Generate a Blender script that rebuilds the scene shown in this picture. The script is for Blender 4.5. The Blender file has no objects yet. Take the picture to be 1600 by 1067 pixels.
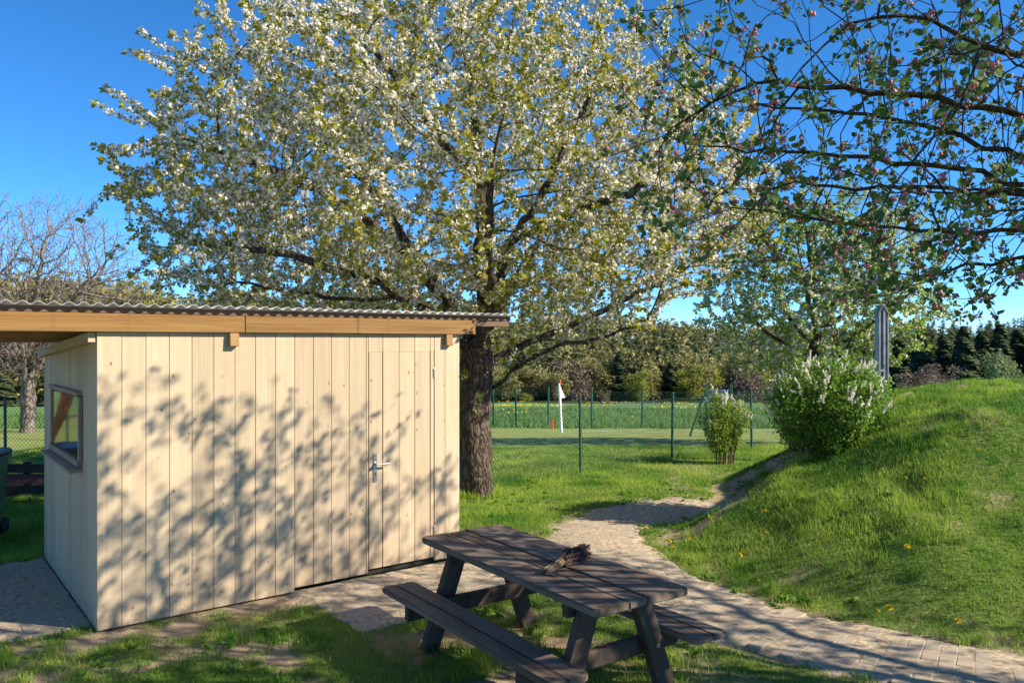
import bpy, bmesh, math, random
import numpy as np
from mathutils import Vector, Matrix
R = math.radians
random.seed(7); rng = np.random.default_rng(11)
S = bpy.context.scene
C = S.collection
# ------------------------------------------------------------------ camera, sky, sun, exposure
F = 1250.0; HC = 2.0
cd = bpy.data.cameras.new('camera'); cam = bpy.data.objects.new('camera', cd); C.objects.link(cam)
cam.location = (0, 0, HC); cam.rotation_euler = (R(90), 0, 0)
cd.sensor_width = 36; cd.lens = 36 * F / 1600; cd.clip_start = 0.05; cd.clip_end = 4000
S.camera = cam
SUN_EL, SUN_AZ = 33.0, 102.0            # azimuth clockwise from +Y
sdir = Vector((math.sin(R(SUN_AZ)) * math.cos(R(SUN_EL)), math.cos(R(SUN_AZ)) * math.cos(R(SUN_EL)), math.sin(R(SUN_EL))))
w = bpy.data.worlds.new('World'); S.world = w; w.use_nodes = True
nt = w.node_tree; bg = nt.nodes['Background']
sky = nt.nodes.new('ShaderNodeTexSky'); sky.sky_type = 'NISHITA'; sky.sun_disc = False
sky.sun_elevation = R(SUN_EL); sky.sun_rotation = R(SUN_AZ); sky.air_density = 0.54; sky.dust_density = 0.0; sky.ozone_density = 8.0
hs = nt.nodes.new('ShaderNodeHueSaturation'); hs.inputs['Hue'].default_value = .495; hs.inputs['Saturation'].default_value = 1.12; hs.inputs['Value'].default_value = 1.0
nt.links.new(sky.outputs[0], hs.inputs['Color']); nt.links.new(hs.outputs[0], bg.inputs['Color'])
bg.inputs['Strength'].default_value = 0.105
sl = bpy.data.lights.new('sun', 'SUN'); sl.energy = 3.8; sl.angle = R(0.53); sl.color = (1.0, 0.91, 0.77)
so = bpy.data.objects.new('sun', sl); C.objects.link(so); so.rotation_euler = sdir.to_track_quat('Z', 'Y').to_euler()
S.view_settings.view_transform = 'Standard'; S.view_settings.look = 'None'; S.view_settings.gamma = 1
S.view_settings.exposure = 1.3

# ------------------------------------------------------------------ helpers
def tag(o, label=None, cat=None, group=None, kind=None):
    if label: o['label'] = label
    if cat: o['category'] = cat
    if group: o['group'] = group
    if kind: o['kind'] = kind
    return o
def empty(name, loc=(0, 0, 0), rz=0):
    o = bpy.data.objects.new(name, None); C.objects.link(o); o.location = loc; o.rotation_euler = (0, 0, rz)
    o.empty_display_size = .1; return o
def link(name, me, mat=None, parent=None, loc=None, rot=None):
    o = bpy.data.objects.new(name, me); C.objects.link(o)
    if mat is not None and len(me.materials) == 0: me.materials.append(mat)
    if parent: o.parent = parent
    if loc is not None: o.location = loc
    if rot is not None: o.rotation_euler = rot
    return o
def np_mesh(name, V, T, tint=None, smooth=False):
    """triangles from numpy; tint = float per vertex"""
    V = np.asarray(V, np.float32); T = np.asarray(T, np.int32)
    me = bpy.data.meshes.new(name); k = T.shape[1]
    me.vertices.add(len(V)); me.vertices.foreach_set('co', V.ravel())
    me.loops.add(T.size); me.loops.foreach_set('vertex_index', T.ravel())
    me.polygons.add(len(T)); me.polygons.foreach_set('loop_start', np.arange(0, T.size, k, dtype=np.int32))
    me.polygons.foreach_set('loop_total', np.full(len(T), k, np.int32))
    if smooth: me.polygons.foreach_set('use_smooth', np.ones(len(T), bool))
    me.update(calc_edges=True)
    if tint is not None:
        a = me.attributes.new('tint', 'FLOAT', 'POINT'); a.data.foreach_set('value', np.asarray(tint, np.float32))
    return me
def join(parts):
    V, T, n = [], [], 0
    for v, t in parts:
        V.append(v); T.append(np.asarray(t) + n); n += len(v)
    return np.concatenate(V), np.concatenate(T)
def box_mesh(name, sx, sy, sz, bev=0.004, origin=(0, 0, 0), seg=1):
    """box centred on origin"""
    bm = bmesh.new(); bmesh.ops.create_cube(bm, size=1)
    for v in bm.verts: v.co = Vector((v.co.x * sx + origin[0], v.co.y * sy + origin[1], v.co.z * sz + origin[2]))
    if bev: bmesh.ops.bevel(bm, geom=bm.edges[:], offset=bev, segments=seg, affect='EDGES', profile=.5)
    me = bpy.data.meshes.new(name); bm.to_mesh(me); bm.free(); return me
def px(x, y, Y):            # pixel of the 1600 px wide view at depth Y
    return Vector(((x - 800) / F * Y, Y, HC + (533 - y) / F * Y))

def _hash(ix, iy, s):
    h = (ix.astype(np.int64) * 374761393 + iy.astype(np.int64) * 668265263 + s * 974711) & 0x7fffffff
    h = ((h ^ (h >> 13)) * 1274126177) & 0x7fffffff
    return ((h ^ (h >> 16)) & 0xffff) / 65535.0
def vnoise(x, y, s=0):
    x = np.asarray(x, float); y = np.asarray(y, float)
    ix = np.floor(x); iy = np.floor(y); fx = x - ix; fy = y - iy
    fx = fx * fx * (3 - 2 * fx); fy = fy * fy * (3 - 2 * fy)
    a = _hash(ix, iy, s); b = _hash(ix + 1, iy, s); c = _hash(ix, iy + 1, s); d = _hash(ix + 1, iy + 1, s)
    return (a * (1 - fx) + b * fx) * (1 - fy) + (c * (1 - fx) + d * fx) * fy
def fbm(x, y, s=0, o=4):
    r = 0; a = .5; t = 0
    for i in range(o):
        r = r + a * vnoise(np.asarray(x) * 2 ** i, np.asarray(y) * 2 ** i, s + i); t += a; a *= .55
    return r / t
def sstep(a, b, x):
    t = np.clip((x - a) / (b - a), 0, 1); return t * t * (3 - 2 * t)

# ------------------------------------------------------------------ materials
def newmat(name):
    m = bpy.data.materials.new(name); m.use_nodes = True
    return m, m.node_tree, m.node_tree.nodes['Principled BSDF']
def N(t, kind, **kw):
    n = t.nodes.new(kind)
    for k, v in kw.items():
        if k in n.inputs: n.inputs[k].default_value = v
        else: setattr(n, k, v)
    return n
def mixc(t, f, a, b, blend='MIX'):
    n = t.nodes.new('ShaderNodeMix'); n.data_type = 'RGBA'; n.blend_type = blend
    for sock, v in ((n.inputs[0], f), (n.inputs[6], a), (n.inputs[7], b)):
        if hasattr(v, 'links') or hasattr(v, 'is_linked'): t.links.new(v, sock)
        elif isinstance(v, (int, float)): sock.default_value = v
        else: sock.default_value = (*v, 1)
    return n.outputs[2]
def ramp(t, fac, a, b):
    n = t.nodes.new('ShaderNodeMapRange'); n.inputs[1].default_value = a; n.inputs[2].default_value = b
    t.links.new(fac, n.inputs[0]); return n.outputs[0]
def plain(name, col, rough=.6, metal=0, var=.15, scale=12, bump=.0, spec=.4):
    m, t, p = newmat(name)
    tc = N(t, 'ShaderNodeTexCoord'); no = N(t, 'ShaderNodeTexNoise', Scale=scale, Detail=5)
    t.links.new(tc.outputs['Object'], no.inputs['Vector'])
    dk = tuple(c * (1 - var * 1.6) for c in col); lt = tuple(min(1, c * (1 + var)) for c in col)
    t.links.new(mixc(t, ramp(t, no.outputs[0], .3, .7), dk, lt), p.inputs['Base Color'])
    p.inputs['Roughness'].default_value = rough; p.inputs['Metallic'].default_value = metal; p.inputs['Specular IOR Level'].default_value = spec
    if bump:
        b = N(t, 'ShaderNodeBump', Strength=bump, Distance=.01); t.links.new(no.outputs[0], b.inputs['Height']); t.links.new(b.outputs[0], p.inputs['Normal'])
    return m
def wood(name, light, dark, knot, length='Z', grain=1.0, knots=True, rough=.7, weather=0.0, grey=(.3, .28, .26), bump=.25, splash=False):
    m, t, p = newmat(name); L = t.links.new
    tc = N(t, 'ShaderNodeTexCoord'); oi = N(t, 'ShaderNodeObjectInfo')
    off = N(t, 'ShaderNodeVectorMath', operation='MULTIPLY_ADD')
    cmb = N(t, 'ShaderNodeCombineXYZ')
    for i in range(3): L(oi.outputs['Random'], cmb.inputs[i])
    L(cmb.outputs[0], off.inputs[0]); off.inputs[1].default_value = (37.3, 51.7, 83.1); L(tc.outputs['Object'], off.inputs[2])
    def mapped(s):
        mp = N(t, 'ShaderNodeMapping'); L(off.outputs[0], mp.inputs['Vector']); mp.inputs['Scale'].default_value = s; return mp.outputs[0]
    ax = {'X': 0, 'Y': 1, 'Z': 2}[length]
    def sc(l, c): s = [c, c, c]; s[ax] = l; return tuple(s)
    n1 = N(t, 'ShaderNodeTexNoise', Scale=1, Detail=6, Roughness=.65, Distortion=.6); L(mapped(sc(1.1 * grain, 42 * grain)), n1.inputs['Vector'])
    n2 = N(t, 'ShaderNodeTexNoise', Scale=1, Detail=3, Distortion=1.2); L(mapped(sc(.5 * grain, 11 * grain)), n2.inputs['Vector'])
    n3 = N(t, 'ShaderNodeTexNoise', Scale=1, Detail=8, Roughness=.7); L(mapped(sc(8, 240)), n3.inputs['Vector'])
    c = mixc(t, ramp(t, n1.outputs[0], .37, .63), dark, light)
    c = mixc(t, ramp(t, n2.outputs[0], .42, .72), c, tuple(.82 * a for a in dark), 'MIX')
    c2 = t.nodes[-1]; 
    # limit the broad band to a soft tone
    mth = N(t, 'ShaderNodeMath', operation='MULTIPLY'); mth.inputs[1].default_value = .45
    L(ramp(t, n2.outputs[0], .42, .62), mth.inputs[0]); L(mth.outputs[0], [n for n in t.nodes if n.bl_idname == 'ShaderNodeMix'][-1].inputs[0])
    c = mixc(t, .35, c, mixc(t, ramp(t, n3.outputs[0], .3, .7), dark, light))
    tone = N(t, 'ShaderNodeHueSaturation'); L(c, tone.inputs['Color'])
    mr = N(t, 'ShaderNodeMapRange'); mr.inputs[3].default_value = .85; mr.inputs[4].default_value = 1.1; L(oi.outputs['Random'], mr.inputs[0]); L(mr.outputs[0], tone.inputs['Value'])
    c = tone.outputs[0]
    if knots:
        v = N(t, 'ShaderNodeTexVoronoi', voronoi_dimensions='2D', Scale=1, Randomness=1.0)
        sx = N(t, 'ShaderNodeSeparateXYZ'); L(off.outputs[0], sx.inputs[0]); cx = N(t, 'ShaderNodeCombineXYZ')
        o = [i for i in range(3) if i != ax]
        m1 = N(t, 'ShaderNodeMath', operation='MULTIPLY'); m1.inputs[1].default_value = 8.5
        m2 = N(t, 'ShaderNodeMath', operation='MULTIPLY'); m2.inputs[1].default_value = 5.5
        L(sx.outputs[o[0]], m1.inputs[0]); L(sx.outputs[ax], m2.inputs[0]); L(m1.outputs[0], cx.inputs[0]); L(m2.outputs[0], cx.inputs[1])
        L(cx.outputs[0], v.inputs['Vector'])
        sc3 = N(t, 'ShaderNodeSeparateColor'); L(v.outputs['Color'], sc3.inputs[0])
        kr = N(t, 'ShaderNodeMapRange'); kr.inputs[1].default_value = .62; kr.inputs[2].default_value = 1.0; kr.inputs[3].default_value = .0; kr.inputs[4].default_value = .085; L(sc3.outputs[0], kr.inputs[0])
        dv = N(t, 'ShaderNodeMath', operation='SUBTRACT'); L(kr.outputs[0], dv.inputs[0]); L(v.outputs['Distance'], dv.inputs[1])
        kn = N(t, 'ShaderNodeMapRange'); kn.inputs[1].default_value = .0; kn.inputs[2].default_value = .025; kn.inputs[4].default_value = .75; L(dv.outputs[0], kn.inputs[0])
        halo = N(t, 'ShaderNodeMapRange'); halo.inputs[1].default_value = -.10; halo.inputs[2].default_value = .02; halo.inputs[4].default_value = .3; L(dv.outputs[0], halo.inputs[0])
        c = mixc(t, halo.outputs[0], c, tuple(.75 * a for a in dark))
        c = mixc(t, kn.outputs[0], c, knot)
    if weather:
        n4 = N(t, 'ShaderNodeTexNoise', Scale=1, Detail=6); L(mapped(sc(1.5, 9)), n4.inputs['Vector'])
        wr = N(t, 'ShaderNodeMath', operation='MULTIPLY'); wr.inputs[1].default_value = weather; L(ramp(t, n4.outputs[0], .4, .65), wr.inputs[0])
        c = mixc(t, wr.outputs[0], c, grey)
    if splash:      # soil splashed on the foot of the boards
        ge = N(t, 'ShaderNodeNewGeometry'); sz_ = N(t, 'ShaderNodeSeparateXYZ'); L(ge.outputs['Position'], sz_.inputs[0]); ns = N(t, 'ShaderNodeTexNoise', Scale=14, Detail=6, Roughness=.7); L(ge.outputs['Position'], ns.inputs['Vector'])
        md = N(t, 'ShaderNodeMapRange'); md.inputs[1].default_value = .2; md.inputs[2].default_value = .0; L(sz_.outputs[2], md.inputs[0])
        mu = N(t, 'ShaderNodeMath', operation='MULTIPLY'); L(md.outputs[0], mu.inputs[0]); L(ramp(t, ns.outputs[0], .42, .68), mu.inputs[1]); c = mixc(t, mu.outputs[0], c, (.28, .20, .125))
    L(c, p.inputs['Base Color']); p.inputs['Roughness'].default_value = rough; p.inputs['Specular IOR Level'].default_value = .3
    b = N(t, 'ShaderNodeBump', Strength=bump, Distance=.004); L(n1.outputs[0], b.inputs['Height']); L(b.outputs[0], p.inputs['Normal'])
    return m
def leafmat(name, a, b, transl=.35, rough=.55, spec=.3):
    m, t, p = newmat(name); L = t.links.new
    at = N(t, 'ShaderNodeAttribute', attribute_name='tint')
    c = mixc(t, at.outputs['Fac'], a, b); L(c, p.inputs['Base Color']); p.inputs['Roughness'].default_value = rough; p.inputs['Specular IOR Level'].default_value = spec
    tr = N(t, 'ShaderNodeBsdfTranslucent'); L(c, tr.inputs['Color']); mx = N(t, 'ShaderNodeMixShader'); mx.inputs[0].default_value = transl
    L(p.outputs[0], mx.inputs[1]); L(tr.outputs[0], mx.inputs[2]); L(mx.outputs[0], t.nodes['Material Output'].inputs['Surface'])
    return m
def barkmat(name, a, b, scale=9, stretch=.25, bump=.9):
    m, t, p = newmat(name); L = t.links.new
    tc = N(t, 'ShaderNodeTexCoord'); mp = N(t, 'ShaderNodeMapping'); mp.inputs['Scale'].default_value = (1, 1, stretch); L(tc.outputs['Object'], mp.inputs['Vector'])
    n = N(t, 'ShaderNodeTexNoise', Scale=scale * 2, Detail=8, Roughness=.7, Distortion=.5); L(mp.outputs[0], n.inputs['Vector'])
    v = N(t, 'ShaderNodeTexVoronoi', Scale=scale, feature='DISTANCE_TO_EDGE'); 
    wv = N(t, 'ShaderNodeVectorMath', operation='ADD'); L(mp.outputs[0], wv.inputs[0])
    nn = N(t, 'ShaderNodeTexNoise', Scale=scale * .8, Detail=4); L(mp.outputs[0], nn.inputs['Vector'])
    sc_ = N(t, 'ShaderNodeVectorMath', operation='SCALE'); sc_.inputs['Scale'].default_value = .25; L(nn.outputs['Color'], sc_.inputs[0]); L(sc_.outputs[0], wv.inputs[1]); L(wv.outputs[0], v.inputs['Vector'])
    c = mixc(t, ramp(t, n.outputs[0], .3, .7), a, b)
    c = mixc(t, ramp(t, v.outputs['Distance'], .0, .14), tuple(.45 * x for x in a), c)
    L(c, p.inputs['Base Color']); p.inputs['Roughness'].default_value = .9; p.inputs['Specular IOR Level'].default_value = .15
    ad = N(t, 'ShaderNodeMath', operation='ADD'); L(n.outputs[0], ad.inputs[0]); L(ramp(t, v.outputs['Distance'], 0, .3), ad.inputs[1])
    bp = N(t, 'ShaderNodeBump', Strength=bump, Distance=.03); L(ad.outputs[0], bp.inputs['Height']); L(bp.outputs[0], p.inputs['Normal'])
    return m

M = {}
M['spruce'] = wood('spruce_boards', (.58, .45, .295), (.475, .35, .21), (.17, .095, .05), 'Z', 1, True, .65, splash=True)
M['fascia'] = wood('stained_fascia', (.35, .18, .045), (.16, .07, .016), (.1, .045, .015), 'X', .8, True, .55, weather=.25, grey=(.27, .17, .06))
M['lath'] = wood('brown_lath', (.22, .13, .08), (.12, .07, .045), (.05, .03, .02), 'X', .8, False, .7)
M['joist'] = wood('joist_wood', (.40, .24, .10), (.26, .14, .055), (.1, .05, .02), 'Y', 1, True, .65)
M['frame'] = wood('grey_window_wood', (.42, .28, .18), (.27, .18, .115), (.08, .05, .03), 'Y', 1, False, .7)
M['table'] = wood('weathered_dark_wood', (.20, .135, .088), (.07, .046, .031), (.02, .015, .012), 'X', 1.0, True, .72, weather=.75, grey=(.25, .19, .14), bump=.7)
M['tleg'] = wood('dark_leg_wood', (.10, .065, .045), (.04, .027, .02), (.01, .01, .01), 'Z', 1.0, False, .75, weather=.3, grey=(.11, .085, .07), bump=.5)
M['dark'] = plain('dark_void', (.02, .018, .016), .9)
M['steel'] = plain('brushed_steel', (.45, .44, .42), .35, .9, .1, 40)
M['green_post'] = plain('green_coated_steel', (.02, .10, .065), .45, 0, .2, 30)
M['wire'] = plain('green_wire', (.018, .085, .05), .5, 0, .15, 30)
M['galv'] = plain('galvanised_sheet', (.33, .33, .34), .5, .6, .18, 9)
M['bin'] = plain('bin_plastic', (.06, .15, .06), .5, 0, .15, 8)
M['binlid'] = plain('bin_lid_plastic', (.035, .055, .065), .45, 0, .15, 8)
M['rubber'] = plain('rubber', (.02, .02, .02), .8)
M['orange'] = plain('orange_plastic', (.85, .10, .02), .4, 0, .05, 4)
M['white'] = plain('white_paint', (.8, .8, .78), .5, 0, .08, 20)
M['redcloth'] = plain('red_cloth', (.55, .06, .05), .7, 0, .1, 20)
M['chalk'] = plain('chalk_line', (.7, .72, .66), .9, 0, .25, 6)
M['blue'] = plain('blue_panel', (.05, .09, .2), .6, 0, .1, 20)
M['redboard'] = wood('red_brown_board', (.2, .06, .06), (.1, .03, .035), (.03, .01, .01), 'X', 1, False, .8)
M['blackboard'] = wood('black_brown_board', (.045, .03, .025), (.02, .014, .012), (.01, .01, .01), 'X', 1, False, .8)
# corrugated sheet: greyish translucent
m, t, p = newmat('corrugated_sheet'); no = N(t, 'ShaderNodeTexNoise', Scale=6, Detail=6); tc = N(t, 'ShaderNodeTexCoord'); t.links.new(tc.outputs['Object'], no.inputs['Vector'])
cc = mixc(t, ramp(t, no.outputs[0], .3, .7), (.55, .53, .50), (.72, .70, .68)); t.links.new(cc, p.inputs['Base Color']); p.inputs['Roughness'].default_value = .45
tr = N(t, 'ShaderNodeBsdfTranslucent'); t.links.new(cc, tr.inputs['Color']); mx = N(t, 'ShaderNodeMixShader'); mx.inputs[0].default_value = .3
t.links.new(p.outputs[0], mx.inputs[1]); t.links.new(tr.outputs[0], mx.inputs[2]); t.links.new(mx.outputs[0], t.nodes['Material Output'].inputs['Surface']); M['sheet'] = m
# glass
m, t, p = newmat('window_glass'); p.inputs['Base Color'].default_value = (.92, .95, .93, 1); p.inputs['Transmission Weight'].default_value = 1; p.inputs['Roughness'].default_value = .03; p.inputs['IOR'].default_value = 1.52; M['glass'] = m
# pavers
m, t, p = newmat('concrete_paver'); L = t.links.new
oi = N(t, 'ShaderNodeObjectInfo'); tc = N(t, 'ShaderNodeTexCoord'); geo = N(t, 'ShaderNodeNewGeometry')
no = N(t, 'ShaderNodeTexNoise', Scale=2.2, Detail=7, Roughness=.65); L(geo.outputs['Position'], no.inputs['Vector'])
n2 = N(t, 'ShaderNodeTexNoise', Scale=90, Detail=4); L(geo.outputs['Position'], n2.inputs['Vector'])
c = mixc(t, oi.outputs['Random'], (.40, .325, .24), (.46, .38, .285))
c = mixc(t, ramp(t, no.outputs[0], .36, .58), c, (.50, .395, .265))
mm = mixc(t, ramp(t, n2.outputs[0], .35, .7), (.72, .72, .72), (1, 1, 1)); c = mixc(t, 1.0, c, mm, 'MULTIPLY')
L(c, p.inputs['Base Color']); p.inputs['Roughness'].default_value = .92; p.inputs['Specular IOR Level'].default_value = .2
b = N(t, 'ShaderNodeBump', Strength=.35, Distance=.004); L(n2.outputs[0], b.inputs['Height']); L(b.outputs[0], p.inputs['Normal']); M['paver'] = m
M['sand'] = plain('joint_sand', (.46, .36, .24), .95, 0, .3, 25, .4, .1)
# ground
m, t, p = newmat('ground_cover'); L = t.links.new
geo = N(t, 'ShaderNodeNewGeometry'); at = N(t, 'ShaderNodeAttribute', attribute_name='zone'); sp = N(t, 'ShaderNodeSeparateColor'); L(at.outputs['Color'], sp.inputs[0])
nb = N(t, 'ShaderNodeTexNoise', Scale=1.1, Detail=6, Roughness=.6); L(geo.outputs['Position'], nb.inputs['Vector'])
nf = N(t, 'ShaderNodeTexNoise', Scale=38, Detail=6, Roughness=.7); L(geo.outputs['Position'], nf.inputs['Vector'])
nl_ = N(t, 'ShaderNodeTexNoise', Scale=.09, Detail=5, Roughness=.6); L(geo.outputs['Position'], nl_.inputs['Vector'])
lawn = mixc(t, ramp(t, nf.outputs[0], .35, .65), (.10, .13, .026), (.17, .24, .045))
lawn = mixc(t, ramp(t, nb.outputs[0], .45, .75), lawn, (.19, .19, .06))
field = mixc(t, ramp(t, nb.outputs[0], .35, .7), (.20, .25, .06), (.30, .33, .10))
field = mixc(t, ramp(t, nl_.outputs[0], .4, .7), field, (.26, .28, .085))
mead = mixc(t, ramp(t, nb.outputs[0], .35, .7), (.10, .20, .05), (.17, .28, .07))
mead = mixc(t, ramp(t, nl_.outputs[0], .35, .65), mead, (.16, .24, .09))
dirt = mixc(t, ramp(t, nf.outputs[0], .3, .7), (.28, .20, .12), (.46, .34, .22))
wood_ = mixc(t, ramp(t, nl_.outputs[0], .3, .7), (.03, .04, .015), (.05, .055, .025))
f1 = N(t, 'ShaderNodeAttribute', attribute_name='field')
c = mixc(t, f1.outputs['Fac'], lawn, field); c = mixc(t, sp.outputs[1], c, mead); c = mixc(t, sp.outputs[2], c, wood_); c = mixc(t, sp.outputs[0], c, dirt)
L(c, p.inputs['Base Color']); p.inputs['Roughness'].default_value = .95; p.inputs['Specular IOR Level'].default_value = .1
b = N(t, 'ShaderNodeBump', Strength=.6, Distance=.02); L(nf.outputs[0], b.inputs['Height']); L(b.outputs[0], p.inputs['Normal']); M['ground'] = m
M['grass'] = leafmat('grass_blades', (.075, .22, .016), (.38, .49, .065), .48, .55)
M['meadow'] = leafmat('meadow_blades', (.11, .22, .05), (.22, .32, .08), .4, .6)
M['cherry_leaf'] = leafmat('cherry_leaf', (.25, .27, .025), (.42, .36, .04), .5, .45)
M['petal'] = leafmat('white_petal', (.82, .75, .62), (.90, .86, .77), .45, .85, .1)
M['pear_leaf'] = leafmat('pear_leaf', (.18, .28, .03), (.36, .46, .07), .5, .45)
M['apple_leaf'] = leafmat('apple_leaf', (.055, .12, .03), (.15, .23, .055), .4, .6, .25)
M['bud'] = leafmat('pink_bud', (.62, .10, .16), (.78, .42, .42), .25, .45)
M['bush_leaf'] = leafmat('bush_leaf', (.075, .2, .02), (.27, .42, .045), .4, .45)
M['bark'] = barkmat('cherry_bark', (.085, .062, .045), (.20, .155, .115), 11, .35)
M['apple_bark'] = barkmat('apple_bark', (.055, .042, .032), (.13, .105, .075), 18, .6, .5)
M['grey_bark'] = barkmat('grey_bark', (.19, .145, .115), (.34, .28, .23), 8, .4, .5)
M['stem'] = plain('brown_stem', (.13, .085, .05), .85, 0, .3, 20)
M['conifer'] = leafmat('conifer_needles', (.05, .072, .032), (.16, .19, .08), .2, .8, .1)
M['budding'] = leafmat('budding_crown', (.21, .185, .075), (.36, .34, .12), .25, .8, .1)
M['brown_crown'] = leafmat('brown_twig_crown', (.17, .13, .085), (.27, .21, .145), .1, .8, .1)
M['yellow_crown'] = leafmat('yellow_green_crown', (.22, .24, .04), (.34, .35, .06), .35, .8, .1)
M['pale_crown'] = leafmat('pale_green_crown', (.2, .24, .1), (.3, .34, .16), .25, .8, .1)
M['yellow'] = plain('dandelion_yellow', (.85, .62, .015), .6, 0, .1, 40)
M['dgreen'] = plain('flower_stem', (.10, .18, .04), .6)
M['heather'] = plain('dry_heather', (.10, .055, .045), .9, 0, .35, 60)
M['straw'] = plain('dry_stems', (.34, .22, .13), .85, 0, .3, 60)

# ------------------------------------------------------------------ terrain
MC = (7.0, 10.0)
_an = np.array([-180, -176.7, -160.4, -145, -135, -127.4, -100, -60, 0, 60, 100, 140, 165, 180.])
_ar = np.array([4.75, 4.85, 6.15, 6.65, 6.7, 6.3, 6.1, 6.2, 6.5, 5.5, 4.6, 4.4, 4.55, 4.75])
def mound(x, y):
    dx = x - MC[0]; dy = y - MC[1]; r = np.hypot(dx, dy); a = np.degrees(np.arctan2(dy, dx))
    u = np.clip(1 - r / np.interp(a, _an, _ar), 0, 1)
    z = 1.44 * sstep(-.04, .72, u) * (u > 0)
    z = z - 1.44 * sstep(-.04, .72, 0.0) * (u > 0)
    return np.maximum(z + ((fbm(x * .9, y * .9, 5, 3) - .5) * .3 + (fbm(x * 3.1, y * 3.1, 25, 2) - .5) * .09) * sstep(0.03, .35, u), 0), u
P0 = np.array([-2.868, 5.524]); TT = np.array([.79, .613]); TT /= np.hypot(*TT); NN = np.array([TT[1], -TT[0]])
WL, WD = 3.018, 2.377
def sn(x, y): return (x - P0[0]) * TT[0] + (y - P0[1]) * TT[1], (x - P0[0]) * NN[0] + (y - P0[1]) * NN[1]
def shed(s, n, z=0): q = P0 + s * TT + n * NN; return Vector((q[0], q[1], z))
ANG = math.atan2(TT[1], TT[0])
PATH = np.array([[2.9, 10.35], [2.2, 9.72], [1.45, 9.3], [.95, 8.75], [.82, 8.1], [.92, 7.35], [1.2, 6.45], [1.72, 5.65], [2.45, 5.02], [3.4, 4.5], [4.6, 4.1]])
def resample(P, d):
    P = np.asarray(P, float); seg = np.linalg.norm(np.diff(P, axis=0), axis=1); s = np.r_[0, np.cumsum(seg)]
    u = np.linspace(0, s[-1], max(2, int(round(s[-1] / d)) + 1)); return np.stack([np.interp(u, s, P[:, i]) for i in range(P.shape[1])], 1)
def smooth_line(P, it=3):
    for _ in range(it):
        Q = [P[0]]
        for a, b in zip(P[:-1], P[1:]): Q += [.75 * a + .25 * b, .25 * a + .75 * b]
        P = np.array(Q + [P[-1]])
    return P
PATHS = resample(smooth_line(PATH), .05)
PW = .41
def path_d(x, y):
    x = np.asarray(x, float); y = np.asarray(y, float); d = np.full(x.shape, 9.)
    near = (x > -1) & (x < 6) & (y > 3) & (y < 12)
    if near.any():
        q = np.stack([x[near], y[near]], -1); dd = np.full(len(q), 9.)
        for p_ in PATHS[::2]: dd = np.minimum(dd, np.hypot(q[:, 0] - p_[0], q[:, 1] - p_[1]))
        d[near] = dd
    return d
def H(x, y):
    x = np.asarray(x, float); y = np.asarray(y, float)
    z = np.interp(y, [-60, 15, 29, 45, 85, 140, 200, 240], [0, 0, -1.15, -1.9, -4.6, -9, -13, -13])
    hill = np.interp(x, [-400, -120, 0, 80, 160, 500], [34, 31, 24, 15, 8, 11])
    z = z + hill * sstep(235, 470, y) + (fbm(x * .01, y * .01, 3, 3) - .5) * 14 * sstep(220, 400, y)
    mz, u = mound(x, y); mz = mz * sstep(.44, 1.25, path_d(x, y))
    und = (fbm(x * .7, y * .7, 9, 3) - .5) * .07 * sstep(7.5, 10, y) + (fbm(x * .12, y * .12, 19, 2) - .5) * .5 * sstep(30, 60, y)
    return z + mz + und
def hz(x, y): return float(H(np.array([x]), np.array([y]))[0])

def paved(x, y, e=0):
    s, n = sn(x, y); j = (fbm(np.asarray(x) * 3.5, np.asarray(y) * 3.5, 15, 3) - .5) * (.3 if e == 0 else 0)
    a = (s > 1.46 + e + j) & (s < 4.25) & (n > -.02) & (n < 1.12 - e + j)
    b = (s > -3.4) & (s < 0.0) & (n > -2.35 + e) & (n < -.15 - e + j)
    return a | b | ((path_d(x, y) < PW - e + .7 * j) & (y < 9.9 - e))
def in_shed(x, y):
    s, n = sn(x, y); return (s > 0) & (s < WL) & (n < 0.01) & (n > -WD)
def dirtmask(x, y):
    s, n = sn(x, y); mz, u = mound(x, y); pd = path_d(x, y)
    nz = fbm(x * 1.7, y * 1.7, 21, 5); nz2 = fbm(x * 4.3, y * 4.3, 31, 4)
    d = sstep(.60, .70, nz) * .7
    fore = sstep(6.6, 5.6, y) * sstep(1.3, .2, x)                      # worn lawn in front of the shed
    d = np.maximum(d, fore * sstep(.51, .63, .55 * nz + .45 * nz2))
    d = np.maximum(d, sstep(.42, .08, np.abs(n - .12)) * (s > -.5) * (s < 1.5) * sstep(.3, .55, nz2 + .1))
    d = np.maximum(d, sstep(.26, .02, pd - PW) * sstep(.36, .55, nz2 + .06))
    tb = np.hypot(x - .25, y - 4.95); d = np.maximum(d, sstep(1.2, .5, tb) * sstep(.42, .6, nz2))
    d = np.maximum(d, sstep(.55, .1, np.hypot(x - 2.6, (y - 10.1)) - .35) * sstep(.3, .5, nz2))
    # trail up the mound's left flank and along its crest
    a = np.degrees(np.arctan2(y - MC[1], x - MC[0])); fl = ((a > 150) | (a < -158)) * sstep(.0, .06, u) * sstep(.34, .2, u)
    d = np.maximum(d, fl * sstep(.3, .5, nz2) * .95)
    cr = sstep(.85, .25, np.abs((y - 10.3) - .12 * (x - 4.6))) * sstep(3.9, 4.6, x) * sstep(9, 7, x)
    d = np.maximum(d, cr * sstep(.34, .52, nz2))
    fm = sstep(.02, .0, u) * 0
    return np.clip(d, 0, 1) * sstep(15, 11.5, y)

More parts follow.
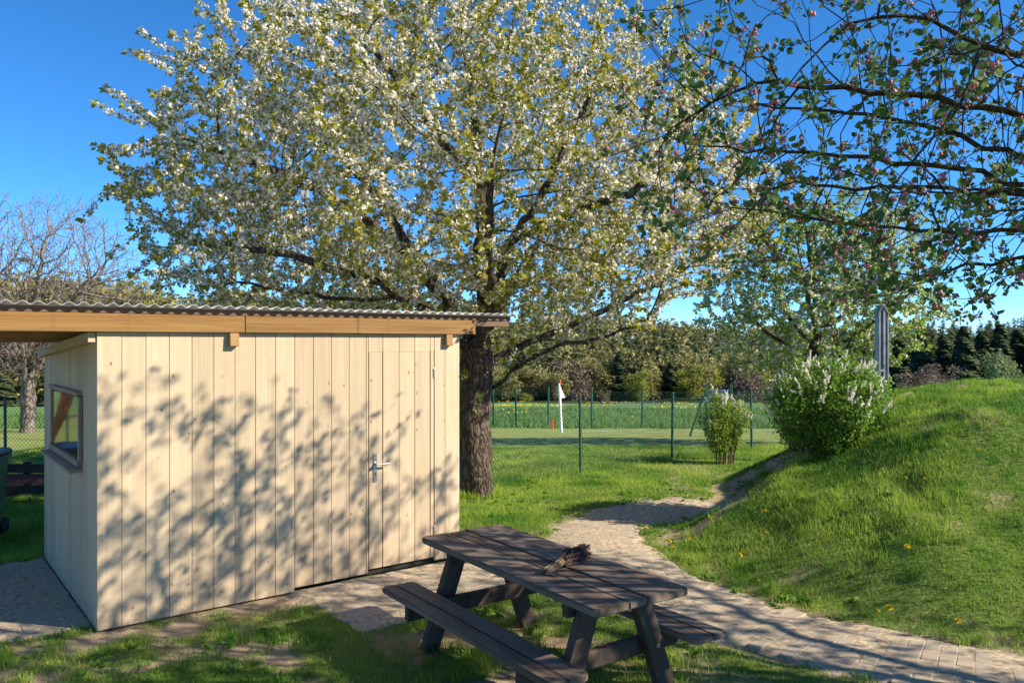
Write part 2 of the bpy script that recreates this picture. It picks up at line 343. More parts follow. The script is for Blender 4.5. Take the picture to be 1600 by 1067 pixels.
def axis(lo, a, b, hi, fine, grow=1.18):
    mid = list(np.arange(a, b + 1e-6, fine)); up = []; v = b; st = fine
    while v < hi: st *= grow; v += st; up.append(min(v, hi))
    dn = []; v = a; st = fine
    while v > lo: st *= grow; v -= st; dn.append(max(v, lo))
    return np.array(dn[::-1] + mid + up)
gx = axis(-1500, -7.0, 8.5, 1500, .1); gy = axis(-40, 3.8, 14.5, 1500, .1, 1.1)
XX, YY = np.meshgrid(gx, gy); xx = XX.ravel(); yy = YY.ravel(); zz = H(xx, yy)
dm = dirtmask(xx, yy); zz = zz - .02 * dm * (yy < 15) - .045 * paved(xx, yy, .13)
idx = np.arange(len(xx)).reshape(XX.shape)
quads = np.stack([idx[:-1, :-1], idx[:-1, 1:], idx[1:, 1:], idx[1:, :-1]], -1).reshape(-1, 4)
me = np_mesh('ground', np.stack([xx, yy, zz], 1), quads, smooth=True)
fieldf = sstep(0, 1.2, yy - (11.2 + .8 * np.clip(xx - 0, 0, 9)))
mead = sstep(27.5, 29, yy + .02 * xx); forest = sstep(95, 140, yy)
za = me.attributes.new('zone', 'FLOAT_COLOR', 'POINT'); za.data.foreach_set('color', np.stack([dm, mead, forest, np.ones_like(dm)], 1).astype(np.float32).ravel())
fa = me.attributes.new('field', 'FLOAT', 'POINT'); fa.data.foreach_set('value', fieldf.astype(np.float32))
tag(link('ground', me, M['ground']), kind='structure')

# ------------------------------------------------------------------ pavers
pv = [box_mesh('paver', .194, .0955, .05, .005) for _ in range(3)]
for k, me_ in enumerate(pv):
    for v in me_.vertices: v.co += Vector((random.uniform(-.002, .002), random.uniform(-.002, .002), random.uniform(-.0012, .0012)))
    me_.materials.append(M['paver'])
def paver(parent, x, y, a):
    o = link('paver', random.choice(pv), None, parent, (x, y, hz(x, y) - .014 + random.uniform(-.0035, .002)), (R(random.uniform(-.8, .8)), R(random.uniform(-.8, .8)), a + R(random.uniform(-1, 1))))
    return o
def bed(name, quad):
    B = []
    for a, b in zip(quad, quad[1:] + quad[:1]):
        for u_ in np.linspace(0, 1, 24)[:-1]: B.append((a + (b - a) * float(u_)).to_tuple())
    c0 = sum((Vector(q) for q in B), Vector()) / len(B); W = []
    for i, q in enumerate(B): W.append(c0 + (Vector(q) - c0) * (.975 + .05 * (float(vnoise(np.array([i * .6]), np.array([.3]), 5)[0]) - .5)))
    V = [[q[0], q[1], .0092] for q in W]; n = len(V); bm = bmesh.new(); a_v = [bm.verts.new(v) for v in V]; b_v = [bm.verts.new(Vector((q[0], q[1], -.05)) + (Vector((q[0], q[1], 0)) - Vector((c0[0], c0[1], 0))).normalized() * .16) for q in W]
    bm.faces.new(a_v)
    for i in range(n): bm.faces.new((a_v[i], b_v[i], b_v[(i + 1) % n], a_v[(i + 1) % n]))
    bmesh.ops.recalc_face_normals(bm, faces=bm.faces[:]); me_ = bpy.data.meshes.new(name); bm.to_mesh(me_); bm.free(); return tag(link(name, me_, M['sand']), kind='structure')
a_ = [shed(1.42, .0), shed(1.42, 1.17), shed(4.2, 1.17), shed(4.2, .0)]
patch = bed('paved_forecourt', a_)
for j in range(11):
    for i in range(14):
        s = 1.52 + i * .2 + (.1 if j % 2 else 0); n = .065 + j * .1
        q = shed(s, n)
        if float(path_d(np.array([q.x]), np.array([q.y]))[0]) < PW + .04 or ((s < 1.7 or n > 1.0) and random.random() < .38): continue
        paver(patch, q.x, q.y, ANG)
a_ = [shed(-3.4, -.14), shed(-3.4, -2.35), shed(-.005, -2.35), shed(-.005, -.14)][::-1]
yard = bed('paved_yard', a_)
for j in range(22):
    for i in range(11):
        s = -.06 - j * .1; n = -.25 - i * .2 - (.1 if j % 2 else 0)
        if n < -2.3: continue
        q = shed(s, n); paver(yard, q.x, q.y, ANG + R(90))
# curving path
cen = resample(smooth_line(PATH), .1)
tang = np.gradient(cen, axis=0); tang /= np.linalg.norm(tang, axis=1)[:, None]; nor = np.stack([-tang[:, 1], tang[:, 0]], 1)
keep = cen[:, 1] < 9.9
jl = (vnoise(np.arange(len(cen)) * .45, np.zeros(len(cen)), 3) - .55)[:, None] * .16; jr = (vnoise(np.arange(len(cen)) * .45, np.zeros(len(cen)), 13) - .55)[:, None] * .16
V = np.concatenate([cen + nor * (PW + .02 + jl), cen - nor * (PW + .02 + jr)]); zz_ = H(V[:, 0], V[:, 1]); n_ = len(cen)
V = np.column_stack([V, zz_ + .0092]); W = np.concatenate([cen + nor * (PW + .17 + jl), cen - nor * (PW + .17 + jr)]); W = np.column_stack([W, H(W[:, 0], W[:, 1]) - .05]); V = np.concatenate([V, W])
T = np.array([q for i in range(n_ - 1) if keep[i] for q in ([i, i + 1, n_ + i + 1, n_ + i], [2 * n_ + i, 2 * n_ + i + 1, i + 1, i], [n_ + i, n_ + i + 1, 3 * n_ + i + 1, 3 * n_ + i])])
path = tag(link('path', np_mesh('path', V, T), M['sand']), kind='structure')
for i in range(len(cen)):
    if not keep[i] or cen[i, 1] < 4.35 or (cen[i, 1] > 9.2 and i % 2): continue
    a = math.atan2(nor[i, 1], nor[i, 0])
    for k in range(4):
        o = (-.3 + .2 * k) + (.04 if i % 2 else -.04)
        q = cen[i] + nor[i] * o; paver(path, q[0], q[1], a)

# ------------------------------------------------------------------ shed
sh = empty('garden_shed', shed(0, 0, 0), ANG)
tag(sh, 'pale spruce board shed with corrugated lean-to roof', 'shed')
ROOF0, SLOPE = 2.065, .057              # underside at the front, falling to the back (local: x along front, y = inwards)
def roofz(y): return ROOF0 - SLOPE * y
DX0, DX1, DZ1 = 2.085, 2.745, 1.905     # door opening along the front
pw = WL / 19
def board(name, x0, x1, y, z0, z1, parent=sh, th=.022, mat=None, rz=0, loc=None):
    me_ = box_mesh(name, x1 - x0 - .0024, th, z1 - z0, .0025)
    return link(name, me_, mat or M['spruce'], parent, loc if loc is not None else ((x0 + x1) / 2, y, (z0 + z1) / 2), (0, 0, rz))
door = link('door', box_mesh('door', DX1 - DX0 - .01, .02, DZ1 - .06, 0), M['spruce'], sh, ((DX0 + DX1) / 2, .032, (DZ1 + .06) / 2))
for i in range(19):
    a, b = i * pw, (i + 1) * pw; y = .011 + random.uniform(-.001, .001); z0 = .0 if a < 1.3 else .03
    segs = []
    lo, hi = a, b
    if b <= DX0 or a >= DX1: board('plank', a, b, y, z0, ROOF0)
    else:
        if a < DX0: board('plank', a, DX0, y, z0, ROOF0)
        if b > DX1: board('plank', DX1, b, y, z0, ROOF0)
        c, d = max(a, DX0), min(b, DX1)
        board('plank', c, d, y, DZ1 + .004, ROOF0)
        me_ = box_mesh('door_plank', d - c - .0035 - (.008 if c == DX0 or d == DX1 else 0), .022, DZ1 - .055, .0025)
        link('door_plank', me_, M['spruce'], door, ((c + d) / 2 - (DX0 + DX1) / 2, -.0195, .004))
# lock plate, lever, keyhole, hinges
dz = (DZ1 + .06) / 2
hx = DX0 + .062 - (DX0 + DX1) / 2
hp = link('handle', box_mesh('handle', .036, .008, .24, .003), M['steel'], door, (hx, -.035, .92 - dz))
bm = bmesh.new()
bmesh.ops.create_cone(bm, cap_ends=True, segments=12, radius1=.011, radius2=.011, depth=.05, matrix=Matrix.Translation((0, -.029, .035)) @ Matrix.Rotation(R(90), 4, 'X'))
bmesh.ops.create_cone(bm, cap_ends=True, segments=12, radius1=.0095, radius2=.008, depth=.125, matrix=Matrix.Translation((.05, -.046, .035)) @ Matrix.Rotation(R(90), 4, 'Y'))
me_ = bpy.data.meshes.new('lever'); bm.to_mesh(me_); bm.free(); link('lever', me_, M['steel'], hp); link('keyhole', box_mesh('keyhole', .008, .003, .02, 0), M['dark'], hp, (0, -.005, -.05))
for z in (1.72, .3):
    link('hinge', box_mesh('hinge', .014, .014, .085, .004, seg=2), M['steel'], door, (DX1 - (DX0 + DX1) / 2 - .004, -.034, z - dz))
# left side wall (local x = 0) with window, right wall, back wall
W0, W1, WZ0, WZ1 = .56, 1.86, 1.08, 1.60
npl = 15; dw = (WD - .022) / npl
for side, X in ((0, .011), (1, WL - .011)):
    for i in range(npl):
        a, b = .023 + i * dw, .023 + (i + 1) * dw; top = roofz((a + b) / 2) - .004
        if side == 0 and b > W0 and a < W1:
            board('plank', a, b, 0, 0, WZ0, rz=R(90), loc=(X, (a + b) / 2, WZ0 / 2)); board('plank', a, b, 0, WZ1, top, rz=R(90), loc=(X, (a + b) / 2, (WZ1 + top) / 2))
        else: board('plank', a, b, 0, 0, top, rz=R(90), loc=(X, (a + b) / 2, top / 2))
for i in range(19): board('plank', i * pw, (i + 1) * pw, WD + .012, 0, roofz(WD) - .005)
link('corner_post', box_mesh('corner_post', .05, .05, 1.98, .003), M['spruce'], sh, (.05, .06, .99))
# floor slab inside keeps daylight out
link('floor_board', box_mesh('floor_board', WL - .05, WD - .05, .04, 0), M['dark'], sh, (WL / 2, WD / 2 + .005, .03))
# window: frame bars, pane, sill
win = link('window', box_mesh('window', .05, W1 - W0 + .05, .035, .004), M['frame'], sh, (-.012, (W0 + W1) / 2, WZ1 + .01))
ww, wh = W1 - W0, WZ1 - WZ0
link('frame_bar', box_mesh('frame_bar', .03, .04, wh - .03, .004), M['frame'], win, (.004, -ww / 2, -wh / 2 - .01))
link('frame_bar', box_mesh('frame_bar', .03, .04, wh - .03, .004), M['frame'], win, (.004, ww / 2, -wh / 2 - .01))
link('frame_bar', box_mesh('frame_bar', .045, ww + .05, .05, .004), M['frame'], win, (.002, 0, -wh + .0))
link('pane', box_mesh('pane', .006, ww - .05, wh - .05, 0), M['glass'], win, (.004, 0, -wh / 2 - .005))
link('sill', box_mesh('sill', .10, ww + .12, .025, .004), M['frame'], win, (-.03, 0, -wh - .045), (0, R(-8), 0))
# sloping plate on the left wall top, fascia boards, lath, joist ends, purlins
me_ = box_mesh('wall_plate', .05, WD + .02, .07, .003); link('wall_plate', me_, M['spruce'], sh, (-.028, WD / 2 + .02, roofz(WD / 2) - .037), (math.atan(-SLOPE), 0, 0))
FT = .042
def xbar(name, x0, x1, y, z, sy, sz, mat, parent=sh, bev=.004): return link(name, box_mesh(name, x1 - x0, sy, sz, bev), mat, parent, ((x0 + x1) / 2, y, z))
xbar('fascia_board', -1.9, 1.014, -FT / 2 - .001, 2.130, FT, .128, M['fascia'])
xbar('fascia_board', 1.018, 3.17, -FT / 2 - .001, 2.130, FT, .128, M['fascia'])
xbar('lath', -1.9, 3.60, .012, 2.2165, .06, .043, M['lath'])
xbar('lath', 3.0, 3.58, .012, 2.165, .05, .05, M['lath'])
for x in (.935, 2.88, -.95):
    link('joist', box_mesh('joist', .07, WD + .02, .10, .004), M['joist'], sh, (x, WD / 2 - .04, roofz(WD / 2) - .052 - (0 if x > 0 else -.05)), (math.atan(-SLOPE), 0, 0))
for y in (.55, 1.05, 1.6, 2.2):
    xbar('purlin', -1.9, 3.5, y, roofz(y) + .075, .06, .045, M['joist'])
for x in (-.75, -1.6):
    link('rafter', box_mesh('rafter', .06, WD, .09, .004), M['joist'], sh, (x, WD / 2, roofz(WD / 2) + .005), (math.atan(-SLOPE), 0, 0))
# corrugated sheet
nx = int(5.55 / .0075); xs = np.linspace(-1.92, 3.63, nx); prof = .0115 * np.cos(xs / .0895 * 2 * math.pi) + .004 * vnoise(xs * .8, xs * 0, 4)
ys = np.array([-.078, .3, 1.2, 2.0, 2.62])
top = [np.column_stack([xs, np.full(nx, y), ROOF0 + .187 - SLOPE * y + prof]) for y in ys]
V = np.concatenate(top + [q - np.array([0, 0, .0035]) for q in top]); k = len(ys); T = []
g = np.arange(len(V)).reshape(2 * k, nx)
def strip(r0, r1): return np.stack([g[r0, :-1], g[r0, 1:], g[r1, 1:], g[r1, :-1]], -1)
T = [strip(i, i + 1) for i in range(k - 1)] + [strip(k + i + 1, k + i) for i in range(k - 1)] + [strip(k, 0), strip(k - 1, 2 * k - 1)]
link('roof_sheet', np_mesh('roof_sheet', V, np.concatenate(T), smooth=True), M['sheet'], sh)

# ------------------------------------------------------------------ trees: space colonisation
def colonize(seeds, att, step=.14, infl=1.3, kill=.3, iters=160, trop=(0, 0, .06)):
    pos, par = [], []
    for poly, parent in seeds:              # parent: -1 or index of an earlier seed polyline's point given as (poly no, fraction)
        P = resample(smooth_line(np.array(poly, float), 2), step)
        if parent is None: pi = -1; s0 = 0
        else:
            d = np.linalg.norm(np.array(pos) - P[0], axis=1); pi = int(d.argmin()); s0 = 1
        for q in P[s0:]:
            pos.append(q + rng.normal(0, step * .10, 3)); par.append(pi); pi = len(pos) - 1
    pos = [np.asarray(q) for q in pos]; A = att.copy(); P = np.array(pos)
    D = np.full(len(A), 1e9); I = np.zeros(len(A), int)
    def upd(n0):
        nonlocal D, I
        newp = np.array(pos[n0:])
        for c0 in range(0, len(newp), 400):
            q = newp[c0:c0 + 400]; dd = ((A[:, None, :] - q[None]) ** 2).sum(-1); j = dd.argmin(1); v = np.sqrt(dd[np.arange(len(A)), j])
            better = v < D; D[better] = v[better]; I[better] = n0 + c0 + j[better]
    upd(0); trop = np.array(trop)
    for it in range(iters):
        keep = D > kill; A = A[keep]; D = D[keep]; I = I[keep]
        if len(A) == 0: break
        act = D < infl
        if not act.any(): break
        ids = np.unique(I[act]); P = np.array(pos); cc_ = np.bincount(np.array(par)[np.array(par) >= 0], minlength=len(pos)); ids = ids[cc_[ids] < 3]
        if len(ids) == 0: break
        v = A[act] - P[I[act]]; v /= np.linalg.norm(v, axis=1)[:, None]
        acc = np.zeros((len(pos), 3)); np.add.at(acc, I[act], v)
        d = acc[ids]; d /= np.linalg.norm(d, axis=1)[:, None] + 1e-9
        pp = np.array(par)[ids]; back = np.where(pp[:, None] >= 0, P[ids] - P[np.maximum(pp, 0)], 0); back /= np.linalg.norm(back, axis=1)[:, None] + 1e-9
        d = d + .35 * back + trop + rng.normal(0, .12, d.shape); d /= np.linalg.norm(d, axis=1)[:, None]
        n0 = len(pos)
        for i_, q in zip(ids, P[ids] + d * step): pos.append(q); par.append(int(i_))
        upd(n0)
    return np.array(pos), np.array(par)
def add_shoots(pos, par, frac, ln, step, up=.35, out=None, curl=.0):
    n = len(pos); haschild = np.zeros(n, bool); haschild[par[par >= 0]] = True
    pos = list(pos); par = list(par)
    for i in range(n):
        if par[i] < 0: continue
        p = 1.0 if not haschild[i] else frac
        if random.random() > p: continue
        d = pos[i] - pos[par[i]]; d = d / (np.linalg.norm(d) + 1e-9)
        if haschild[i]: d = d + rng.normal(0, .9, 3)
        if out is not None:
            o = pos[i] - out; d = d + .5 * o / (np.linalg.norm(o) + 1e-9)
        d = d + np.array([0, 0, up]) + rng.normal(0, .2, 3); d /= np.linalg.norm(d)
        L_ = random.uniform(*ln); k = max(1, int(L_ / step)); pi = i; q = np.array(pos[i])
        for _ in range(k):
            d = d + rng.normal(0, .08, 3) + np.array([0, 0, curl]); d /= np.linalg.norm(d); q = q + d * step; pos.append(q.copy()); par.append(pi); pi = len(pos) - 1
    return np.array(pos), np.array(par)
def radii(pos, par, tip, base, e=2.3):
    n = len(pos); acc = np.zeros(n)
    r = np.zeros(n)
    for i in range(n - 1, -1, -1):
        r[i] = max(tip, acc[i] ** (1 / e)) if acc[i] > 0 else tip
        if par[i] >= 0: acc[par[i]] += r[i] ** e
    pw_ = math.log(base / tip) / math.log(max(r.max(), tip * 1.01) / tip)
    return tip * (r / tip) ** pw_
def tree_mesh(name, pos, par, r, thick=.03, rough=0.0):
    n = len(pos); main = np.full(n, -1); best = np.zeros(n)
    for i in range(n):
        q = par[i]
        if q >= 0 and r[i] > best[q]: best[q] = r[i]; main[q] = i
    d = np.zeros((n, 3)); ok = par >= 0; d[ok] = pos[ok] - pos[par[ok]]
    root = np.where(~ok)[0]
    for i in root:
        if main[i] >= 0: d[i] = pos[main[i]] - pos[i]
    d /= np.linalg.norm(d, axis=1)[:, None] + 1e-9
    dd = d.copy(); hm = main >= 0; dd[hm] = d[hm] + d[main[hm]]; dd /= np.linalg.norm(dd, axis=1)[:, None] + 1e-9
    def frame(t):
        ref = np.tile(np.array([.31, .83, .22]), (len(t), 1)); par_ = np.abs((t * ref).sum(1)) > .86; ref[par_] = (.9, -.2, .4)
        u = np.cross(t, ref); u /= np.linalg.norm(u, axis=1)[:, None] + 1e-9; return u, np.cross(t, u)
    parts = []
    for k, sel in ((12, ok & (r > thick)), (3, ok & (r <= thick))):
        ids = np.where(sel)[0]
        if len(ids) == 0: continue
        an = np.arange(k) / k * 2 * math.pi; ca, sa = np.cos(an), np.sin(an)
        def ring(c, t, rad, seedp):
            u, v = frame(t); f = np.ones((len(c), k))
            if rough and k == 12:
                f = 1 + rough * (vnoise(np.arange(k)[None] * 1.37 + c[:, :1] * 1.0, c[:, 2:3] * 3.1 + np.zeros((1, k)), 77) - .5) * 2
            return c[:, None, :] + (rad[:, None] * f)[..., None] * (ca[None, :, None] * u[:, None] + sa[None, :, None] * v[:, None])
        pi = par[ids]; ismain = (main[pi] == ids) & ((r[pi] > thick) == (k == 12)) & (par[pi] >= 0)
        end = ring(pos[ids], dd[ids], r[ids], 0)
        tstart = np.where(ismain[:, None], dd[pi], d[ids]); rs = np.where(main[pi] == ids, np.minimum(r[pi], r[ids] * 1.35), r[ids] * 1.12)
        st = ring(pos[pi], tstart, np.where(ismain, r[pi], rs), 0)
        V = np.concatenate([st.reshape(-1, 3), end.reshape(-1, 3)]); m_ = len(ids)
        a = (np.arange(m_) * k)[:, None] + np.arange(k)[None]; b = (np.arange(m_) * k)[:, None] + (np.arange(k)[None] + 1) % k
        Q = np.stack([a, b, b + m_ * k, a + m_ * k], -1).reshape(-1, 4); parts.append((V, Q))
    V, Q = join(parts); return np_mesh(name, V, Q, smooth=True)
def basis(dirs, roll=None):
    d = dirs / (np.linalg.norm(dirs, axis=1)[:, None] + 1e-9); ref = rng.normal(0, 1, d.shape)
    u = np.cross(d, ref); u /= np.linalg.norm(u, axis=1)[:, None] + 1e-9; return np.stack([u, np.cross(d, u), d], 2)       # columns u v d
def scatter(tv, tt, P, B, sc, tint):
    tv = np.asarray(tv, float); tt = np.asarray(tt); n = len(P); k = len(tv)
    sc = np.broadcast_to(np.asarray(sc, float).reshape(-1, 1, 1), (n, 1, 1))
    V = np.einsum('nij,kj->nki', B, tv) * sc + P[:, None, :]
    T = (np.arange(n) * k)[:, None, None] + tt[None]
    return V.reshape(-1, 3), T.reshape(-1, tt.shape[1]), np.repeat(tint, k)
FLOWER = ([(0, 0, 0)] + [(math.cos(a), math.sin(a) * 1.1, .35 * (1 if i % 2 else .7)) for i, a in enumerate(np.arange(4) * 1.5708)], [[0, i, 1 + i % 4] for i in range(1, 5)])
LEAF2 = ([(0, 0, 0), (.34, .1, .5), (-.34, .1, .5), (0, -.05, 1.0)], [[0, 1, 3], [0, 3, 2]])
LEAF = ([(0, 0, 0), (.30, .07, .45), (-.30, .07, .45), (0, -.05, 1.0), (0, 0, .5)], [[0, 1, 4], [0, 4, 2], [1, 3, 4], [4, 3, 2]])
BIGLEAF = ([(0, 0, 0), (.27, .07, .22), (.35, .1, .58), (0, -.08, 1.0), (-.35, .1, .58), (-.27, .07, .22), (0, -.02, .46)],
           [[0, 1, 6], [1, 2, 6], [2, 3, 6], [3, 4, 6], [4, 5, 6], [5, 0, 6]])
def unit(n): v = rng.normal(0, 1, (n, 3)); return v / np.linalg.norm(v, axis=1)[:, None]
def rep(a, k): return np.repeat(a, k, axis=0)
def blossom_tree(name, root_loc, seeds, att, base_r, label, mats, shoot=(.25, .55), out=None, ncl=None, fl=.017, lf=.055, flowers=5, leaves=3, kill=.32, infl=1.5, step=.15, tipr=.0035, thin=.013, up=.3, spurs=3):
    pos, par = colonize(seeds, att, step, infl, kill)
    pos, par = add_shoots(pos, par, .22, shoot, .075, up, out)
    r = radii(pos, par, tipr, base_r)
    root = empty(name, root_loc); off = np.array(root_loc)
    thick = r > .03
    link('trunk', tree_mesh('trunk', pos - off, par, r, rough=.12), mats[0], root)
    n = len(pos); kids = np.zeros(n, bool); kids[par[par >= 0]] = True; ok = par >= 0
    thinid = np.where((r < thin) & ok)[0]; tips = thinid[~kids[thinid]]
    d = np.zeros((n, 3)); d[ok] = pos[ok] - pos[par[ok]]
    # blossom spurs along the twigs
    sp = rep(thinid, spurs) if ncl is None else rng.choice(thinid, ncl)
    f = rng.random(len(sp))[:, None]; cpos = pos[sp] - d[sp] * f + unit(len(sp)) * .022
    gr = vnoise(cpos[:, 0] * .9 + 4, cpos[:, 2] * .9 + cpos[:, 1] * .7, 8)
    isfl = rng.random(len(sp)) < (.88 - .6 * sstep(.5, .78, gr))
    c = cpos[isfl]; q = rep(c, flowers); du = unit(len(q)); q = q + du * (.014 + .022 * rng.random((len(q), 1)))
    V, T, ti = scatter(*FLOWER, q, basis(du + np.array([0, 0, .15])), fl * rng.uniform(.75, 1.15, len(q)), rng.random(len(q)))
    cr = None
    lc = rep(cpos, leaves); lc = lc[rng.random(len(lc)) < .75]; ld = unit(len(lc)) + np.array([0, 0, -.15])
    tp = rep(pos[tips], 7); td = rep(d[tips] / (np.linalg.norm(d[tips], axis=1)[:, None] + 1e-9), 7); td = td * .8 + unit(len(td)) * .9 + np.array([0, 0, -.1])
    lp = np.concatenate([lc, tp]); ldd = np.concatenate([ld, td]); ls = np.concatenate([rng.uniform(.55, 1.0, len(lc)), rng.uniform(.8, 1.4, len(tp))]) * lf
    lt = np.clip(np.concatenate([rng.random(len(lc)) * .7, .3 + .7 * rng.random(len(tp))]), 0, 1)
    V2, T2, ti2 = scatter(*LEAF2, lp + ldd * .012, basis(ldd), ls, lt)
    cr = link('crown', np_mesh('crown', V2 - off, T2, ti2), mats[1], root)
    link('blossoms', np_mesh('blossoms', V - off, T, ti), mats[2], cr)
    tag(root, label, 'tree'); print(name, 'nodes', n, 'flowers', len(q), 'leaves', len(lp)); return root
def ell(n, c, rad, inner=0.0, zmin=-9, low=None, ymin=-99):
    out_ = []
    while len(out_) < n:
        v = rng.normal(0, 1, 3); v /= np.linalg.norm(v); q = v * (inner ** 3 + (1 - inner ** 3) * rng.random()) ** (1 / 3)
        rr = np.array(rad, float); 
        if low and q[2] < 0: rr[2] = low
        q = q * rr + np.array(c)
        if q[2] < zmin or q[1] < ymin: continue
        out_.append(q)
    return np.array(out_)
def P(x, y, Y): return tuple(px(x, y, Y))
# --- big cherry
CY = 10.33; cz = hz(-.45, CY)
def pc(x, y, dy=0): return P(x, y, CY + dy)
seeds = [([(-.455, CY, cz - .1), pc(744, 740), pc(742, 650), pc(744, 590), pc(748, 545), pc(752, 480), pc(750, 400, .1), pc(752, 300, .1), pc(744, 215), pc(735, 120, .2), pc(720, 20, .3)], None),
         ([pc(752, 510), pc(776, 440, -.2), pc(800, 375, -.3), pc(838, 315, -.5), pc(890, 220, -.6), pc(940, 110, -.6)], 1),
         ([pc(746, 550), pc(700, 480, .3), pc(660, 420, .5), pc(625, 360, .6), pc(560, 270, .8), pc(470, 190, .8)], 1),
         ([pc(744, 560), pc(690, 500, -.5), pc(630, 462, -1.0), pc(560, 430, -1.2), pc(440, 395, -1.4), pc(320, 380, -1.2)], 1),
         ([pc(748, 575), pc(800, 545, .2), pc(860, 525, .4), pc(930, 490, .6), pc(1030, 440, .8), pc(1110, 400, .9)], 1),
         ([pc(746, 625), pc(790, 590, -.15), pc(850, 545, -.5), pc(930, 530, -.9), pc(1010, 500, -1.2)], 1),
         ([pc(748, 545), pc(770, 470, -.9), pc(760, 380, -1.7), pc(770, 270, -2.3)], 1),
         ([pc(748, 545), pc(780, 480, .9), pc(840, 380, 1.8), pc(900, 270, 2.4)], 1),
         ([pc(748, 545), pc(700, 470, .9), pc(640, 380, 1.9), pc(560, 270, 2.3)], 1),
         ([pc(700, 480, .3), pc(640, 400, -.4), pc(560, 330, -1.0), pc(420, 260, -1.2), pc(320, 230, -1.2)], 1),
         ([pc(630, 462, -1.0), pc(540, 470, -1.3), pc(440, 450, -1.5), pc(330, 440, -1.4)], 1),
         ([pc(750, 290, .1), pc(690, 215, -.5), pc(620, 120, -.8), pc(560, 40, -.9)], 1),
         ([pc(800, 375, -.3), pc(900, 330, -.8), pc(1010, 290, -1.1), pc(1090, 240, -1.2)], 1)]
att = ell(6300, (-.85, CY, 3.62), (4.02, 3.2, 3.0), .5, 2.35, 1.75)
sh_s, sh_n = sn(att[:, 0], att[:, 1]); att = att[~((sh_n > -WD - .5) & (sh_s < WL + .7) & (att[:, 2] < 2.75))]
blossom_tree('cherry_tree', (-.455, CY, cz), seeds, att, .22, 'large white blossoming cherry tree with dark trunk behind the shed', (M['bark'], M['cherry_leaf'], M['petal']), shoot=(.25, .7), out=np.array([-.6, CY, 2.4]), kill=.262, fl=.0182, lf=.063, flowers=4, leaves=2, spurs=4)
# --- pear further back
PX, PY = 6.5, 17.0; pz = hz(PX, PY)
seeds = [([(PX, PY, pz - .1), (PX, PY, .6), (PX - .1, PY, 1.4), (PX, PY, 2.6), (PX - .2, PY, 4.2)], None)]
for k in range(9):
    a = k * 2.4; z0 = .9 + .17 * k; seeds.append(([(PX, PY, z0), (PX + .8 * math.cos(a), PY + .8 * math.sin(a), z0 + .35), (PX + 1.8 * math.cos(a), PY + 1.5 * math.sin(a), z0 + .7 + .1 * k)], 1))
att = ell(2300, (PX + .05, PY, 2.9), (2.55, 2.2, 2.35), .3, 1.2, 1.8)
blossom_tree('pear_tree', (PX, PY, pz), seeds, att, .15, 'smaller white flowering fruit tree beyond the mound and bush', (M['bark'], M['pear_leaf'], M['petal']), shoot=(.2, .45), kill=.25, fl=.023, lf=.075, leaves=3, flowers=3, spurs=4)
# --- bare tree at the left
BX, BY = -14.55, 24.0; bz = hz(BX, BY)
seeds = [([(BX, BY, bz - .1), (BX + .05, BY, 0), (BX - .05, BY, 1.3)], None)]
for k in range(11):
    a = k * 2.4 + .3; rr = .9 + .35 * (k % 3); seeds.append(([(BX - .02, BY, .3 + .09 * k), (BX + rr * .45 * math.cos(a), BY + rr * .45 * math.sin(a), 1.4 + .1 * k), (BX + rr * 1.2 * math.cos(a), BY + rr * 1.1 * math.sin(a), 3.0 + .12 * k)], 1))
att = ell(4200, (BX + .35, BY, 2.6), (3.5, 2.6, 3.7), .25, .9, 2.2)
pos, par = colonize(seeds, att, .16, 1.3, .2, trop=(0, 0, .22)); pos, par = add_shoots(pos, par, .9, (.3, .8), .17, .7)
r = radii(pos, par, .0062, .21); root = empty('bare_tree', (BX, BY, bz)); tag(root, 'leafless grey-barked tree left of the shed holding a nest', 'tree')
o_ = np.array((BX, BY, bz)); link('trunk', tree_mesh('trunk', pos[:] - o_, par, r, rough=.08), M['grey_bark'], root)
# nest
nb_ = px(37, 406, BY - .1); st = []
for k in range(90):
    a = random.uniform(0, 6.28); rr = random.uniform(.07, .13); c = np.array([rr * math.cos(a), rr * math.sin(a), random.uniform(-.06, .05)]); d_ = np.array([-math.sin(a), math.cos(a), random.uniform(-.3, .3)]) * .09
    e_ = np.array([0, 0, .006]); st.append((np.array([c - d_, c + d_, c + d_ + e_, c - d_ + e_, c + .5 * e_ + unit(1)[0] * .008]), np.array([[0, 1, 2], [0, 2, 3], [0, 1, 4], [2, 3, 4]])))
V, T = join(st); tag(link('bird_nest', np_mesh('bird_nest', V, T), M['stem'], None, nb_), 'dark twig nest high in the bare tree', 'nest')
